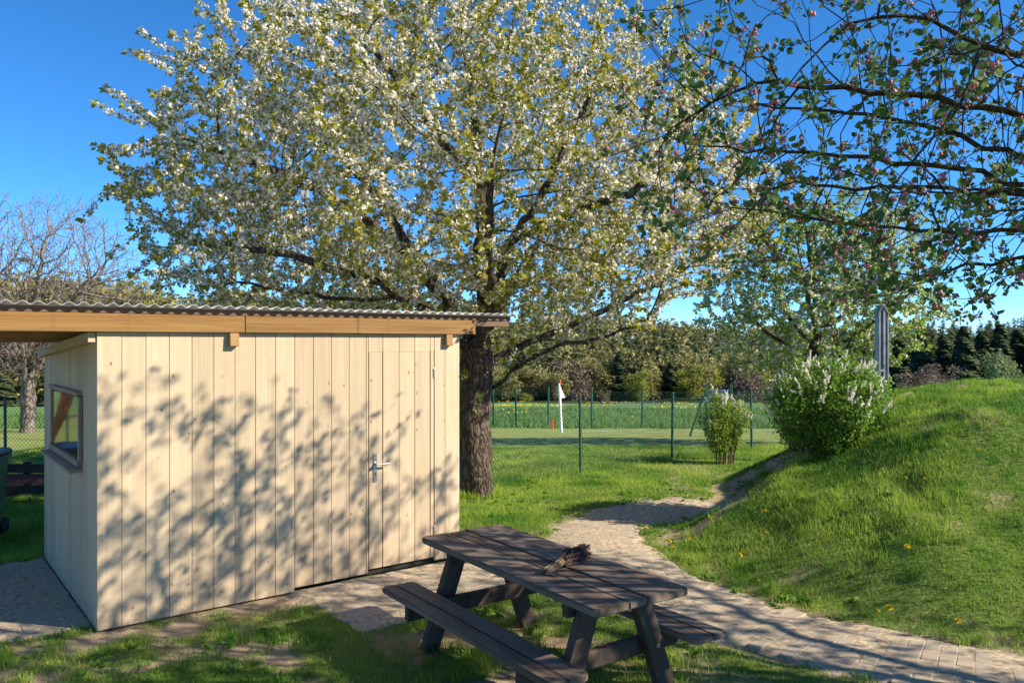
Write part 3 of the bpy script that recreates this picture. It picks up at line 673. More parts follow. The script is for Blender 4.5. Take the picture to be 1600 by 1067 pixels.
# --- apple tree overhanging from the right
def lit_wall(q, m=0.0):
    # where the sun carries a crown point onto the shed front: keep the sunny upper right of the boards clear
    q = np.atleast_2d(np.asarray(q, float)); sd = np.array(sdir); nn3 = np.array([NN[0], NN[1], 0]); k = ((q - np.array([P0[0], P0[1], 0])) @ nn3) / (sd @ nn3)
    w_ = q - k[:, None] * sd; s_ = (w_[:, 0] - P0[0]) * TT[0] + (w_[:, 1] - P0[1]) * TT[1]
    return w_[:, 2] > np.interp(s_, [-.5, .3, 1.2, 2.2, 3.0, 3.6], [1.85, 1.72, 1.5, 1.25, .75, .3]) + m
AX, AY = 5.3, 3.9
seeds = [([(AX, AY, -.1), (AX - .03, AY, .8), (AX - .1, AY + .05, 1.7)], None)]
tg = [(1.2, 5.2, 3.3), (1.0, 4.5, 3.9), (1.6, 3.6, 3.2), (2.0, 3.0, 3.9), (1.5, 6.6, 3.6), (2.2, 7.6, 3.9), (1.5, 5.6, 4.6), (2.4, 4.6, 5.2), (3.2, 6.8, 5.2), (3.4, 2.6, 3.4), (3.3, 8.1, 3.0), (2.6, 5.9, 2.75), (2.3, 4.4, 2.65),
      (4.9, 8.3, 3.6), (4.9, 5.4, 5.4), (5.5, 2.6, 3.8), (7.4, 5.8, 3.8), (7.2, 3.6, 3.9), (6.8, 7.4, 4.0), (2.9, 5.1, 3.1), (3.4, 3.6, 4.7), (3.0, 7.2, 3.1), (1.5, 5.9, 2.9), (1.9, 5.0, 2.5), (2.6, 6.3, 2.4), (1.2, 6.2, 3.2)]
for k, q in enumerate(tg):
    q = (q[0], q[1] - (1.25 if q[1] > 3.7 else .55), q[2])
    if lit_wall(q, .1)[0]: continue
    z0 = 1.2 + .5 * random.random(); s_ = np.array([AX - .07, AY + .03, z0]); e_ = np.array(q); m1 = s_ + (e_ - s_) * .3 + np.array([0, 0, .45]); m2 = s_ + (e_ - s_) * .68 + np.array([0, 0, .42]) + rng.normal(0, .1, 3)
    seeds.append(([s_, m1, m2, e_], 1))
att = np.concatenate([ell(5000, (4.35, 3.75, 3.6), (3.75, 3.2, 1.85), .3, 2.17, 1.5), ell(2600, (2.5, 4.0, 3.0), (2.0, 1.9, .95), .0, 2.17), ell(350, (7.0, 3.4, 3.0), (1.6, 1.4, .9), .0, 2.2)])
att = att[~lit_wall(att) | (rng.random(len(att)) < .03)]
att = att[~((att[:, 1] < 2.2) & (att[:, 0] < 1.9)) & (np.linalg.norm(att - np.array([0, 0, 2]), axis=1) > 2.1)]
pos, par = colonize(seeds, att, .12, 1.0, .215, trop=(-.12, 0, .03)); pos, par = add_shoots(pos, par, .26, (.12, .4), .07, .25)
r = radii(pos, par, .0026, .14); n = len(pos)
root = empty('apple_tree', (AX, AY, 0)); tag(root, 'apple tree with pink buds overhanging from the upper right', 'tree'); off = np.array([AX, AY, 0])
link('trunk', tree_mesh('trunk', pos - off, par, r, thick=.025, rough=.06), M['apple_bark'], root)
kids = np.zeros(n, bool); kids[par[par >= 0]] = True; ok = par >= 0; d = np.zeros((n, 3)); d[ok] = pos[ok] - pos[par[ok]]
thin = np.where((r < .011) & ok)[0]; spn = np.concatenate([thin[~kids[thin]], rng.choice(thin, int(len(thin) * .52), replace=False)])
c = pos[spn] + rng.normal(0, .012, (len(spn), 3)); ax = d[spn] / (np.linalg.norm(d[spn], axis=1)[:, None] + 1e-9) * .5 + unit(len(spn)) * .6 + np.array([0, 0, .35]); ax /= np.linalg.norm(ax, axis=1)[:, None]
kl = 6; lp = rep(c, kl); ld = rep(ax, kl) * .55 + unit(len(lp)) * .85; ld /= np.linalg.norm(ld, axis=1)[:, None]
V, T, ti = scatter(*BIGLEAF, lp + ld * .012, basis(ld), (.018 + .032 * rng.random(len(lp)) ** 1.6), rng.random(len(lp)))
cr = link('crown', np_mesh('crown', V - off, T, ti), M['apple_leaf'], root)
bsel = rng.random(len(spn)) < .55; kb = 4; bp = rep(c[bsel], kb); bd = rep(ax[bsel], kb) + unit(len(bp)) * .6; bd /= np.linalg.norm(bd, axis=1)[:, None]
bm = bmesh.new(); bmesh.ops.create_uvsphere(bm, u_segments=4, v_segments=2, radius=1); bmesh.ops.triangulate(bm, faces=bm.faces[:]); bm.verts.ensure_lookup_table()
iv = [(v.co.x, v.co.y, v.co.z * 1.2) for v in bm.verts]; it = [[v.index for v in f.verts] for f in bm.faces]; bm.free()
ln = rng.uniform(.018, .035, len(bp))[:, None]
V, T, ti = scatter(iv, it, bp + bd * ln, basis(bd), rng.uniform(.006, .0115, len(bp)), rng.random(len(bp)))
link('buds', np_mesh('buds', V - off, T, ti, True), M['bud'], cr)
Bs = basis(bd); pv_ = []
stv = [(.0013, 0, 0), (-.0013, 0, 0), (-.001, 0, 1), (.001, 0, 1)]
Bst = Bs.copy(); Bst[:, :, 2] = Bs[:, :, 2] * ln
V, T, ti = scatter(stv, [[0, 1, 2], [0, 2, 3]], bp, Bst, 1.0, rng.random(len(bp)))
link('bud_stalks', np_mesh('bud_stalks', V - off, T, ti), M['apple_leaf'], cr)
print('apple nodes', n, 'leaves', len(lp), 'buds', len(bp))

# ------------------------------------------------------------------ bushes
def tubes(lines, r0, r1, k=4):
    parts = []
    for Pl in lines:
        Pl = np.asarray(Pl, float); m_ = len(Pl); t_ = np.gradient(Pl, axis=0); t_ /= np.linalg.norm(t_, axis=1)[:, None] + 1e-9
        u = np.cross(t_, np.array([.37, .61, .7])); u /= np.linalg.norm(u, axis=1)[:, None] + 1e-9; v = np.cross(t_, u); rr = np.linspace(r0, r1, m_)
        an = np.arange(k) / k * 2 * math.pi
        V = Pl[:, None] + rr[:, None, None] * (np.cos(an)[None, :, None] * u[:, None] + np.sin(an)[None, :, None] * v[:, None])
        a = (np.arange(m_ - 1) * k)[:, None] + np.arange(k)[None]; b = (np.arange(m_ - 1) * k)[:, None] + (np.arange(k)[None] + 1) % k
        parts.append((V.reshape(-1, 3), np.stack([a, b, b + k, a + k], -1).reshape(-1, 4)))
    return join(parts)
def bush(name, x, y, rx, ry, h, label, nstem, nleaf, nspike, leafsz, mats, cat='bush', flare=.45, spike=(.10, .26), lowleaf=.05):
    z = hz(x, y); root = empty(name, (x, y, z)); L_ = []; tipsd = []
    for k in range(nstem):
        a = random.uniform(0, 6.283); q = math.sqrt(random.random()); top = np.array([rx * q * math.cos(a), ry * q * math.sin(a), h * (.42 + .58 * math.sqrt(max(0, 1 - q * q))) * random.uniform(.85, 1.05)])
        b = np.array([top[0] * flare, top[1] * flare, -.03]); mid = b * .45 + top * .55; mid[:2] = b[:2] * .7 + top[:2] * .3
        L_.append(resample(smooth_line(np.array([b, mid, top]), 2), .12)); tipsd.append((top, top - mid))
    V, T = tubes(L_, .007, .003); link('stems', np_mesh('stems', V, T), M['stem'], root)
    allp = np.concatenate(L_); allp = allp[allp[:, 2] > lowleaf * h]
    # clumpy leaf cloud around the stems, denser outside
    cen_ = allp[rng.choice(len(allp), nleaf // 14)] + rng.normal(0, .035, (nleaf // 14, 3)); lp = rep(cen_, 14) + rng.normal(0, .035, (len(cen_) * 14, 3))
    lp = lp[lp[:, 2] > .0]; ld = unit(len(lp)) + np.array([0, 0, .3]); V, T, ti = scatter(*LEAF, lp, basis(ld), leafsz * rng.uniform(.6, 1.2, len(lp)), np.clip(rng.random(len(lp)) * .6 + .4 * rep(rng.random(len(cen_)), 14)[:len(lp)], 0, 1))
    cr = link('leaves', np_mesh('leaves', V, T, ti), mats[0], root)
    fp = []
    for k in range(nspike):
        top, dd_ = random.choice(tipsd); q = top + rng.normal(0, .03, 3); dd_ = dd_ / np.linalg.norm(dd_); dd_ = dd_ + np.array([0, 0, .2]) + rng.normal(0, .35, 3); dd_ /= np.linalg.norm(dd_); ln_ = random.uniform(*spike); m_ = int(ln_ * 330)
        u_ = np.linspace(0, 1, m_)[:, None]; bend = rng.normal(0, .3, 3); line = q + dd_ * u_ * ln_ + (bend + np.array([0, 0, -.35])) * (u_ ** 2) * ln_ * .5
        fp.append(line + unit(m_) * .014 * (1.15 - u_ * .8))
    fp = np.concatenate(fp); V, T, ti = scatter(*FLOWER, fp, basis(unit(len(fp))), .0085 * rng.uniform(.7, 1.3, len(fp)), rng.random(len(fp)))
    link('flower_spikes', np_mesh('flower_spikes', V, T, ti), mats[1], root)
    tag(root, label, cat); return root
bush('flowering_bush', 3.50, 8.85, .72, .6, .95, 'broad green bush topped with white flower spikes on the mound flank', 190, 31000, 190, .04, (M['bush_leaf'], M['petal']), flare=.62, spike=(.06, .16), lowleaf=.0)
bush('flowering_shrub', 3.48, 13.1, .40, .32, 1.2, 'small upright shrub with bare brown stems and white blossoms by the fence', 34, 7600, 46, .04, (M['pear_leaf'], M['petal']), flare=.36, lowleaf=.18, spike=(.06, .15))

# ------------------------------------------------------------------ picnic table
tb_rot = math.atan2(-.82, .573)
A0 = Vector((-.624, 5.45, 0)); ux = Vector((.573, -.82, 0)).normalized(); vx = Vector((.82, .573, 0)).normalized()
TL, TW, TH, SHT = 1.82, .668, .67, .375
tor = A0 + ux * (TL / 2) + vx * (TW / 2)
tb = empty('picnic_table', (tor.x, tor.y, 0), tb_rot); tag(tb, 'weathered dark wooden picnic table with attached benches in front of the shed', 'table')
# local x along the table, local y = vx
def tbar(name, x, y, z, sx, sy, sz, mat, rot=None, bev=.008, parent=tb): 
    o = link(name, box_mesh(name, sx, sy, sz, bev, seg=2), mat, parent, (x, y, z), rot or (0, 0, 0)); return o
def rounded_plank(name, y0, y1, z, L_, th, corner=(0, 0), mat=None, wav=.004):
    """plank with its outer corners cut round; corner=(r at y0, r at y1)"""
    def arc(cx, cy, r_, a0): return [(cx + r_ * math.cos(a0 + i * math.pi / 8), cy + r_ * math.sin(a0 + i * math.pi / 8)) for i in range(5)] if r_ else [(cx, cy)]
    r0, r1 = corner; h = L_ / 2
    out = arc(h - r0, y0 + r0, r0, -math.pi / 2) + arc(h - r1, y1 - r1, r1, 0) + arc(-h + r1, y1 - r1, r1, math.pi / 2) + arc(-h + r0, y0 + r0, r0, math.pi)
    bm = bmesh.new(); vs = [bm.verts.new((x + random.uniform(-wav, wav), y + random.uniform(-wav, wav) * .3, -th / 2)) for x, y in out]; f = bm.faces.new(vs)
    ex = bmesh.ops.extrude_face_region(bm, geom=[f]); 
    for v in ex['geom']:
        if isinstance(v, bmesh.types.BMVert): v.co.z += th
    bmesh.ops.recalc_face_normals(bm, faces=bm.faces[:])
    bmesh.ops.bevel(bm, geom=[e for e in bm.edges if abs(e.verts[0].co.z - e.verts[1].co.z) < .001], offset=.007, segments=2, affect='EDGES')
    me_ = bpy.data.meshes.new(name); bm.to_mesh(me_); bm.free()
    return link(name, me_, mat or M['table'], tb, (0, 0, z), (R(random.uniform(-.3, .3)), R(random.uniform(-.15, .15)), 0))
w0 = -TW / 2
rounded_plank('tabletop_plank', w0, w0 + .225, TH - .02, TL, .042, (.035, .008))
rounded_plank('tabletop_plank', w0 + .227, w0 + .352, TH - .021, TL - .006, .042, (.008, .008))
rounded_plank('tabletop_plank', w0 + .361, w0 + TW, TH - .019, TL + .004, .042, (.008, .035))
SIN, SOUT = .045, .29
for sg in (-1, 1):
    e0 = sg * (TW / 2 + SIN); e1 = sg * (TW / 2 + SOUT); m_ = e0 + (e1 - e0) * .58
    for q0, q1, c0 in ((e0, m_ - sg * .0015, 0), (m_ + sg * .0015, e1, 1)):
        lo, hi = min(q0, q1), max(q0, q1); cr_ = (.03, .006) if (sg < 0) == bool(c0) else (.006, .03)
        if not c0: cr_ = cr_[::1]
        rounded_plank('seat_plank', lo, hi, SHT - .018 + random.uniform(-.001, .001), TL + .02, .038, cr_)
for xe in (-TL / 2 + .24, TL / 2 - .24):
    for sg in (-1, 1):
        yt, yb = sg * .17, sg * .40; ln_ = math.hypot(yb - yt, TH - .04); an = math.atan2(abs(yb - yt), TH - .04)
        tbar('leg', xe, (yt + yb) / 2, (TH - .045) / 2 - .005, .062, .115, ln_ + .02, M['tleg'], (sg * an, 0, 0), .006)
    tbar('top_brace', xe + .063 * (1 if xe < 0 else -1), 0, TH - .085, .05, TW - .08, .085, M['tleg'], bev=.006)
    tbar('seat_beam', xe + .062 * (1 if xe < 0 else -1), 0, SHT - .09, .055, TW + 2 * SOUT - .05, .1, M['tleg'], bev=.012)
    for sg in (-1, 1): tbar('bolt', xe - .035 * (1 if xe < 0 else -1), sg * .30, SHT - .08, .012, .024, .024, M['steel'], bev=.005)
# dry heather bundle on the table
b0 = px(850, 899, F * (HC - TH) / (899 - 533)); b1 = px(925, 838, F * (HC - TH - .09) / (842 - 533)); b1 = Vector((b0.x + .62 * (b1 - b0).x, b0.y + .62 * (b1 - b0).y, 0)); dd_ = (b1 - Vector((b0.x, b0.y, 0))); LB = .47; dd_.normalize()
hb = empty('heather_bundle', (b0.x, b0.y, TH + .002), math.atan2(dd_.y, dd_.x)); tag(hb, 'tied bundle of dry heather twigs lying on the picnic table', 'twig bundle')
st, tw = [], []
for k in range(55):
    a = random.uniform(0, 6.28); q = math.sqrt(random.random()); y, z = .022 * q * math.cos(a), .022 + .019 * q * math.sin(a); sp_ = random.uniform(1.3, 2.4)
    L0 = random.uniform(0, .05); mid = .20; st.append(np.array([[L0, y * 1.35, max(.004, z)], [mid, y, z + .012], [mid + .09, y * sp_, .03 + (z - .02) * sp_ * .8]]))
    e_ = np.array([mid + .09, y * sp_, .03 + (z - .02) * sp_ * .8])
    for j in range(5):
        tip = e_ + np.array([random.uniform(.05, .18), random.uniform(-.03, .03) + y * .6, random.uniform(-.015, .035)]); tip[2] = max(tip[2], .006); s0_ = e_ + np.array([random.uniform(-.10, .02), 0, 0]); tw.append(np.array([s0_, (s0_ + tip) / 2 + rng.normal(0, .006, 3), tip]))
V, T = tubes(st, .0028, .0022); link('stalks', np_mesh('stalks', V, T), M['straw'], hb)
V, T = tubes(tw, .0024, .0034); o = link('heather_tops', np_mesh('heather_tops', V, T), M['heather'], hb)
q = np.concatenate([resample(x, .012) for x in tw]); q = rep(q, 2) + rng.normal(0, .004, (len(q) * 2, 3)); V, T, ti = scatter(*LEAF, q, basis(unit(len(q)) + np.array([.8, 0, 0])), .011, rng.random(len(q))); link('dry_bells', np_mesh('dry_bells', V, T, ti), M['heather'], o)
an = np.linspace(0, 2 * math.pi, 17); V, T = tubes([np.stack([.17 + .0 * an + .004 * np.sin(an), .027 * np.cos(an), .033 + .025 * np.sin(an)], 1)], .003, .003); link('twine', np_mesh('twine', V, T), M['straw'], hb)

# ------------------------------------------------------------------ fences and small things
def wiremesh(L_, h, sp, rad, z0=.04):
    lines = []
    for sg in (1, -1):
        for c in np.arange(-h, L_ + h, sp):
            x0, x1 = (c, c + h) if sg > 0 else (c + h, c); q = np.array([[x0, 0, 0], [x1, 0, h]]); d_ = q[1] - q[0]
            t0, t1 = 0., 1.
            for lo in (0., L_):
                t_ = (lo - q[0, 0]) / d_[0]
                if (d_[0] > 0) == (lo == 0.): t0 = max(t0, t_)
                else: t1 = min(t1, t_)
            if t1 - t0 < .02: continue
            lines.append(np.array([q[0] + d_ * t0, q[0] + d_ * t1]) + np.array([0, .0015 * sg, z0]))
    return tubes(lines, rad, rad, 3)
def fence(name, posts, h, sp, rad, label, mesh_h=None, pr=.022):
    root = empty(name, (posts[0][0], posts[0][1], hz(*posts[0]))); tag(root, label, 'fence'); o_ = Vector(root.location)
    pm = None
    for (x, y) in posts:
        bm = bmesh.new(); bmesh.ops.create_cone(bm, cap_ends=True, segments=10, radius1=pr, radius2=pr, depth=h + .15, matrix=Matrix.Translation((0, 0, (h + .15) / 2 - .1)))
        bmesh.ops.create_uvsphere(bm, u_segments=10, v_segments=5, radius=pr * 1.15, matrix=Matrix.Translation((0, 0, h + .05)))
        me_ = pm or bpy.data.meshes.new('post')
        if pm is None: bm.to_mesh(me_); pm = me_
        bm.free(); link('post', pm, M['green_post'], root, Vector((x, y, hz(x, y))) - o_, (R(random.uniform(-.8, .8)), R(random.uniform(-.8, .8)), 0))
    for (a, b) in zip(posts[:-1], posts[1:]):
        a3 = np.array([a[0], a[1], hz(*a)]); b3 = np.array([b[0], b[1], hz(*b)]); L_ = np.linalg.norm(b3 - a3); e1 = (b3 - a3) / L_
        V, T = wiremesh(L_, mesh_h or h - .08, sp, rad); Vw = a3 + V[:, :1] * e1 + V[:, 1:2] * np.array([-e1[1], e1[0], 0]) + V[:, 2:3] * np.array([0, 0, 1])
        tl = []
        for zt in (.05, h * .5, h - .04):
            u_ = np.linspace(0, 1, 7)[:, None]; tl.append(a3 + (b3 - a3) * u_ + np.array([0, 0, zt]) - np.array([0, 0, .02]) * (4 * u_ * (1 - u_)))
        link('wire_mesh', np_mesh('wire_mesh', Vw - np.array(o_), T), M['wire'], root)
        for q_ in tl:
            V2, T2 = tubes([q_], rad * 1.25, rad * 1.25, 4); link('tension_wire', np_mesh('tension_wire', V2 - np.array(o_), T2), M['wire'], root)
fd = np.array([1.68, 1.36]) / 2.16
f0 = np.array([1.045, 12.2])
near = [tuple(f0 + fd * 2.14 * k) for k in (-1, 0, 1, 2.07, 3.1, 4.1)]
fence('chain_link_fence', near, 1.07, .062, .0021, 'green chain-link fence running from the cherry trunk to the mound')
fence('chain_link_fence', [(-12.0, 12.6), (-9.8, 12.3), (-7.6, 12.0), (-5.4, 11.7), (-3.2, 11.4), near[0]], 1.07, .062, .0021, 'green chain-link fence behind the shed on the left')
far = [(-4.2, 30.5), (-.7, 30), (.15, 29.7), (1.33, 29.4), (2.9, 29.2), (4.75, 29.2), (7.1, 29.2), (9.6, 29.2), (12.2, 29.4)]
fence('chain_link_fence', far, 1.38, .13, .0028, 'far green chain-link fence along the dandelion meadow', pr=.035)
# corner flag
cfy = 24.; cfx = (877 - 800) / F * cfy; cf = empty('corner_flag', (cfx, cfy, hz(cfx, cfy))); tag(cf, 'white corner flag pole with small red and white pennant on the pitch', 'flag')
bm = bmesh.new(); bmesh.ops.create_cone(bm, cap_ends=True, segments=10, radius1=.05, radius2=.038, depth=1.5, matrix=Matrix.Translation((0, 0, .73))); me_ = bpy.data.meshes.new('pole'); bm.to_mesh(me_); bm.free(); link('pole', me_, M['white'], cf, None, (0, R(-2.5), 0))
V = np.array([[-.06 + .0, 0, 1.46], [.01, .02, 1.30], [.13, .04, 1.05], [-.02, .03, 1.02], [-.05, -.02, 1.2], [.05, .06, 1.2]]); link('pennant', np_mesh('pennant', np.concatenate([V, V + np.array([0, .006, 0])]), np.array([[0, 1, 4], [1, 5, 4], [5, 2, 3], [4, 5, 3], [6, 10, 7], [7, 10, 11], [11, 9, 8], [10, 9, 11]])), M['white'], cf)
V = np.array([[-.075, -.02, 1.40], [-.02, -.03, 1.40], [-.0, -.03, 1.56], [-.08, -.02, 1.56], [-.075, .05, 1.40], [-.02, .05, 1.40], [-.0, .05, 1.56], [-.08, .05, 1.56]]); link('pennant_tip', np_mesh('pennant_tip', V, np.array([[0, 1, 2, 3], [5, 4, 7, 6], [0, 3, 7, 4], [1, 5, 6, 2], [3, 2, 6, 7], [0, 4, 5, 1]])), M['redcloth'], cf)
# painted touch line on the pitch
ly = np.linspace(0, 1, 60); X_ = cfx + .2 + ly * 9.5; Y_ = cfy - .15 + ly * 2.4; V = np.concatenate([np.stack([X_, Y_, H(X_, Y_) + .03], 1), np.stack([X_, Y_ + .16, H(X_, Y_ + .16) + .03], 1)]); T = np.array([[i, i + 1, 61 + i, 60 + i] for i in range(59)]); tag(link('pitch_line', np_mesh('pitch_line', V, T), M['chalk']), kind='structure')
# orange marker post
oy = 28.2; ox = (863 - 800) / F * oy; tag(link('marker_post', box_mesh('marker_post', .09, .08, .36, .02, (0, 0, .15), 2), M['orange'], None, (ox, oy, hz(ox, oy))), 'short orange marker post in front of the far fence', 'post')
# framed blue board behind the small shrub
by = 21.; bx0, bx1 = (1103 - 800) / F * by, (1142 - 800) / F * by; bz_ = hz(bx0, by); sb = empty('framed_board', (bx0, by, bz_)); tag(sb, 'dark framed blue mesh panel on green posts beyond the small shrub', 'sign')
for x in (0, bx1 - bx0): link('post', box_mesh('post', .07, .07, 1.28 - bz_ - .4, .01, (0, 0, (1.28 - bz_ - .4) / 2)), M['green_post'], sb, (x, 0, 0))
link('top_rail', box_mesh('top_rail', bx1 - bx0 - .07, .05, .06, .008), M['blackboard'], sb, ((bx1 - bx0) / 2, 0, .82 - bz_)); link('panel', box_mesh('panel', bx1 - bx0 - .08, .02, .30, .003), M['blue'], sb, ((bx1 - bx0) / 2, 0, .60 - bz_))
link('brace', box_mesh('brace', .05, .05, 1.3, .006), M['green_post'], sb, (-.28, .02, .42), (0, R(18), 0))
# fluted grey metal pillar on the back of the mound
gy_ = 13.0; gx_ = (1378 - 800) / F * gy_; gz = hz(gx_, gy_) - .1; ztop = px(1378, 476, gy_).z - gz
prof_ = [(-.11, .02), (-.085, -.05), (-.06, -.05), (-.045, -.015), (-.02, -.015), (-.005, -.06), (.03, -.06), (.045, -.02), (.07, -.02), (.085, -.055), (.105, -.055), (.11, .06), (-.11, .06)]
bm = bmesh.new(); vb = [bm.verts.new((x, y, 0)) for x, y in prof_]; vt = [bm.verts.new((x, y, ztop - .02 - 1.35 * abs(x + .015) ** 1.0 * (1.25 if x > 0 else 1.5))) for x, y in prof_]
for i in range(len(prof_)): j = (i + 1) % len(prof_); bm.faces.new((vb[i], vb[j], vt[j], vt[i]))
bm.faces.new(vt); me_ = bpy.data.meshes.new('shaft'); bm.to_mesh(me_); bm.free()
gp = empty('metal_pillar', (gx_, gy_, gz), R(8)); gp.scale = (.86, .86, 1); tag(gp, 'slim fluted grey metal pillar with pointed top behind the bush', 'pillar'); link('shaft', me_, M['galv'], gp)
for sg, L_ in ((1, .19), (-1, .19)):
    link('cap_strip', box_mesh('cap_strip', .012, .15, L_, .003), M['galv'], gp, (-.012 + sg * .062, 0, ztop - .085), (0, sg * R(-38 if sg > 0 else -32), 0))
# wheelie bin
bnp = (-5.42, 8.1); bn = empty('waste_bin', (bnp[0], bnp[1], hz(*bnp)), R(12)); bn.scale = (.9, .9, .9); tag(bn, 'dark green plastic wheelie bin at the left edge behind the shed', 'bin')
bm = bmesh.new(); bmesh.ops.create_cube(bm, size=1)
for v in bm.verts:
    top = v.co.z > 0; v.co = Vector((v.co.x * (.48 if top else .38), v.co.y * (.52 if top else .42), .92 if top else .06))
bmesh.ops.bevel(bm, geom=bm.edges[:], offset=.035, segments=3, affect='EDGES'); me_ = bpy.data.meshes.new('body'); bm.to_mesh(me_); bm.free(); bd_ = link('body', me_, M['bin'], bn)
link('rim', box_mesh('rim', .52, .56, .035, .012, seg=2), M['bin'], bn, (0, 0, .905)); link('band', box_mesh('band', .44, .48, .012, .004), M['bin'], bn, (0, 0, .36))
me_ = box_mesh('lid', .53, .57, .05, .02, seg=3)
for v in me_.vertices: v.co.z += .03 * (1 - (v.co.x / .27) ** 2) * (v.co.z > 0)
lid = link('lid', me_, M['binlid'], bn, (0, 0, .955)); V, T = tubes([np.array([[-.2, .3, .96], [-.2, .34, .97], [.2, .34, .97], [.2, .3, .96]])], .014, .014, 8); link('handle', np_mesh('handle', V, T), M['binlid'], bn)
for sx in (-.2, .2):
    bm = bmesh.new(); bmesh.ops.create_cone(bm, cap_ends=True, segments=20, radius1=.1, radius2=.1, depth=.05, matrix=Matrix.Rotation(R(90), 4, 'Y')); bmesh.ops.bevel(bm, geom=bm.edges[:], offset=.01, affect='EDGES'); me_ = bpy.data.meshes.new('wheel'); bm.to_mesh(me_); bm.free(); link('wheel', me_, M['rubber'], bn, (sx, .2, .1))
# low dark board edging with a red-brown board
bo = empty('board_edging', (-6.55, 10.4, hz(-6.55, 10.4))); tag(bo, 'low dark wooden edging with a red-brown middle board left of the shed', 'edging')
for z, hgt, mt, dy in ((.36, .11, 'blackboard', 0), (.215, .13, 'redboard', .03), (.07, .14, 'blackboard', 0)): link('board', box_mesh('board', 3.2, .045, hgt, .006), M[mt], bo, (0, dy, z))
for x in (-1.3, .2, 1.3): link('stake', box_mesh('stake', .07, .07, .5, .006), M['blackboard'], bo, (x, .085, .18))
# orange slide whose chute mirrors in the window
def mirror(V3):
    nl = Vector((-TT[0], -TT[1], 0)); k_ = (V3 - shed(0, 0, 0)).dot(nl) ; return V3 - nl * (2 * k_)
YV = 9.6; edges = [((104, 600), (122, 598)), ((101, 622), (119, 618)), ((95, 645), (113, 636)), ((87, 667), (103, 658)), ((81, 690), (91, 682)), ((76, 715), (83, 708)), ((70, 735), (76, 730)), ((58, 752), (64, 748))]
Lp = [mirror(px(*a, YV)) for a, b in edges]; Rp = [mirror(px(*b, YV)) for a, b in edges]
V = np.array([[*q] for q in Lp] + [[*q] for q in Rp]); k = len(Lp); nrm = np.array([-.72, -.69, .1]) * .03; c_ = V.mean(0); c_[2] = 0
V = np.concatenate([V, V - nrm]) - c_; T = []
for i in range(k - 1): T += [[i, i + 1, k + i + 1, k + i], [2 * k + i, 3 * k + i, 3 * k + i + 1, 2 * k + i + 1], [i, 2 * k + i, 2 * k + i + 1, i + 1], [k + i, k + i + 1, 3 * k + i + 1, 3 * k + i]]
os_ = empty('orange_slide', c_); tag(os_, 'bright orange curved slide seen mirrored in the shed window', 'slide'); link('chute', np_mesh('chute', V, np.array(T), smooth=False), M['orange'], os_)
for i in (0, 1): q = (Lp[i] + Rp[i]) / 2; link('support', box_mesh('support', .06, .06, q.z - .02, .008), M['steel'], os_, (q.x - c_[0] - .35, q.y - c_[1] - .3, (q.z - .02) / 2))

# ------------------------------------------------------------------ background woods
def conifer_arr(h, w, n, seed):
    g = np.random.default_rng(seed); t_ = g.random(n) ** .75; a = g.random(n) * 6.283; rr = w * (1 - t_) ** .85 * (.75 + .35 * g.random(n)) + .05
    rr *= .55 + .7 * g.random(n) * (.6 + .4 * np.sin(a * 3 + t_ * 31))
    c = np.stack([np.zeros(n), np.zeros(n), h * (.06 + .94 * t_)], 1); e = np.stack([rr * np.cos(a), rr * np.sin(a), h * (.06 + .94 * t_) - rr * .42 * g.uniform(.4, 1.6, n)], 1)
    s = np.stack([-np.sin(a), np.cos(a), np.zeros(n)], 1) * (rr * .22 + .012 * h)[:, None]
    V = np.stack([c, e + s, e - s], 1).reshape(-1, 3); T = np.arange(3 * n).reshape(-1, 3); tint = np.repeat(np.clip(g.random(n) * .6 + .3 * t_, 0, 1), 3); return V, T, tint
def puff_arr(h, w, n, seed, leaf, low=.0):
    g = np.random.default_rng(seed); nl_c = 16; ce = []
    for k in range(nl_c):
        a = g.random() * 6.283; q = math.sqrt(g.random()) * .62; zc = low + .12 + (1 - low - .24) * g.random(); ce.append([w * q * math.cos(a) * (1.15 - abs(zc - .5)), w * q * math.sin(a) * (1.15 - abs(zc - .5)), h * zc])
    ce = np.array(ce); id_ = g.integers(0, nl_c, n); v = g.normal(0, 1, (n, 3)); v /= np.linalg.norm(v, axis=1)[:, None]; v *= (g.random((n, 1)) ** .5)
    pos_ = ce[id_] + v * np.array([w * .42, w * .42, h * .16]); d_ = g.normal(0, 1, (n, 3)); d_ /= np.linalg.norm(d_, axis=1)[:, None]; e_ = np.cross(d_, g.normal(0, 1, (n, 3))); e_ /= np.linalg.norm(e_, axis=1)[:, None]
    sz = leaf * g.uniform(.6, 1.3, (n, 1)); V = np.stack([pos_ - d_ * sz, pos_ + d_ * sz * .6 + e_ * sz * .7, pos_ + d_ * sz * .6 - e_ * sz * .7], 1).reshape(-1, 3); return V, np.arange(3 * n).reshape(-1, 3), np.repeat(np.clip(g.random(n) * .6 + .4 * g.random(nl_c)[id_], 0, 1), 3)
protos = {}
for k in range(3): protos['conifer', k] = np_mesh('crown', *conifer_arr(1, .2, 2200, 40 + k))
for key in ('budding', 'brown_crown', 'yellow_crown', 'pale_crown'):
    for k in range(2): protos[key, k] = np_mesh('crown', *puff_arr(1, .42, 2600, hash(key) % 97 if False else 60 + k + 7 * len(key), .026))
for (key, k), me_ in protos.items(): me_.materials.append(M[key])
V, T = tubes([np.array([[0, 0, -.05], [.004, 0, .3], [0, .004, .75]])], .018, .006, 6); trunk_me = np_mesh('trunk', V, T, smooth=True); trunk_me.materials.append(M['stem'])
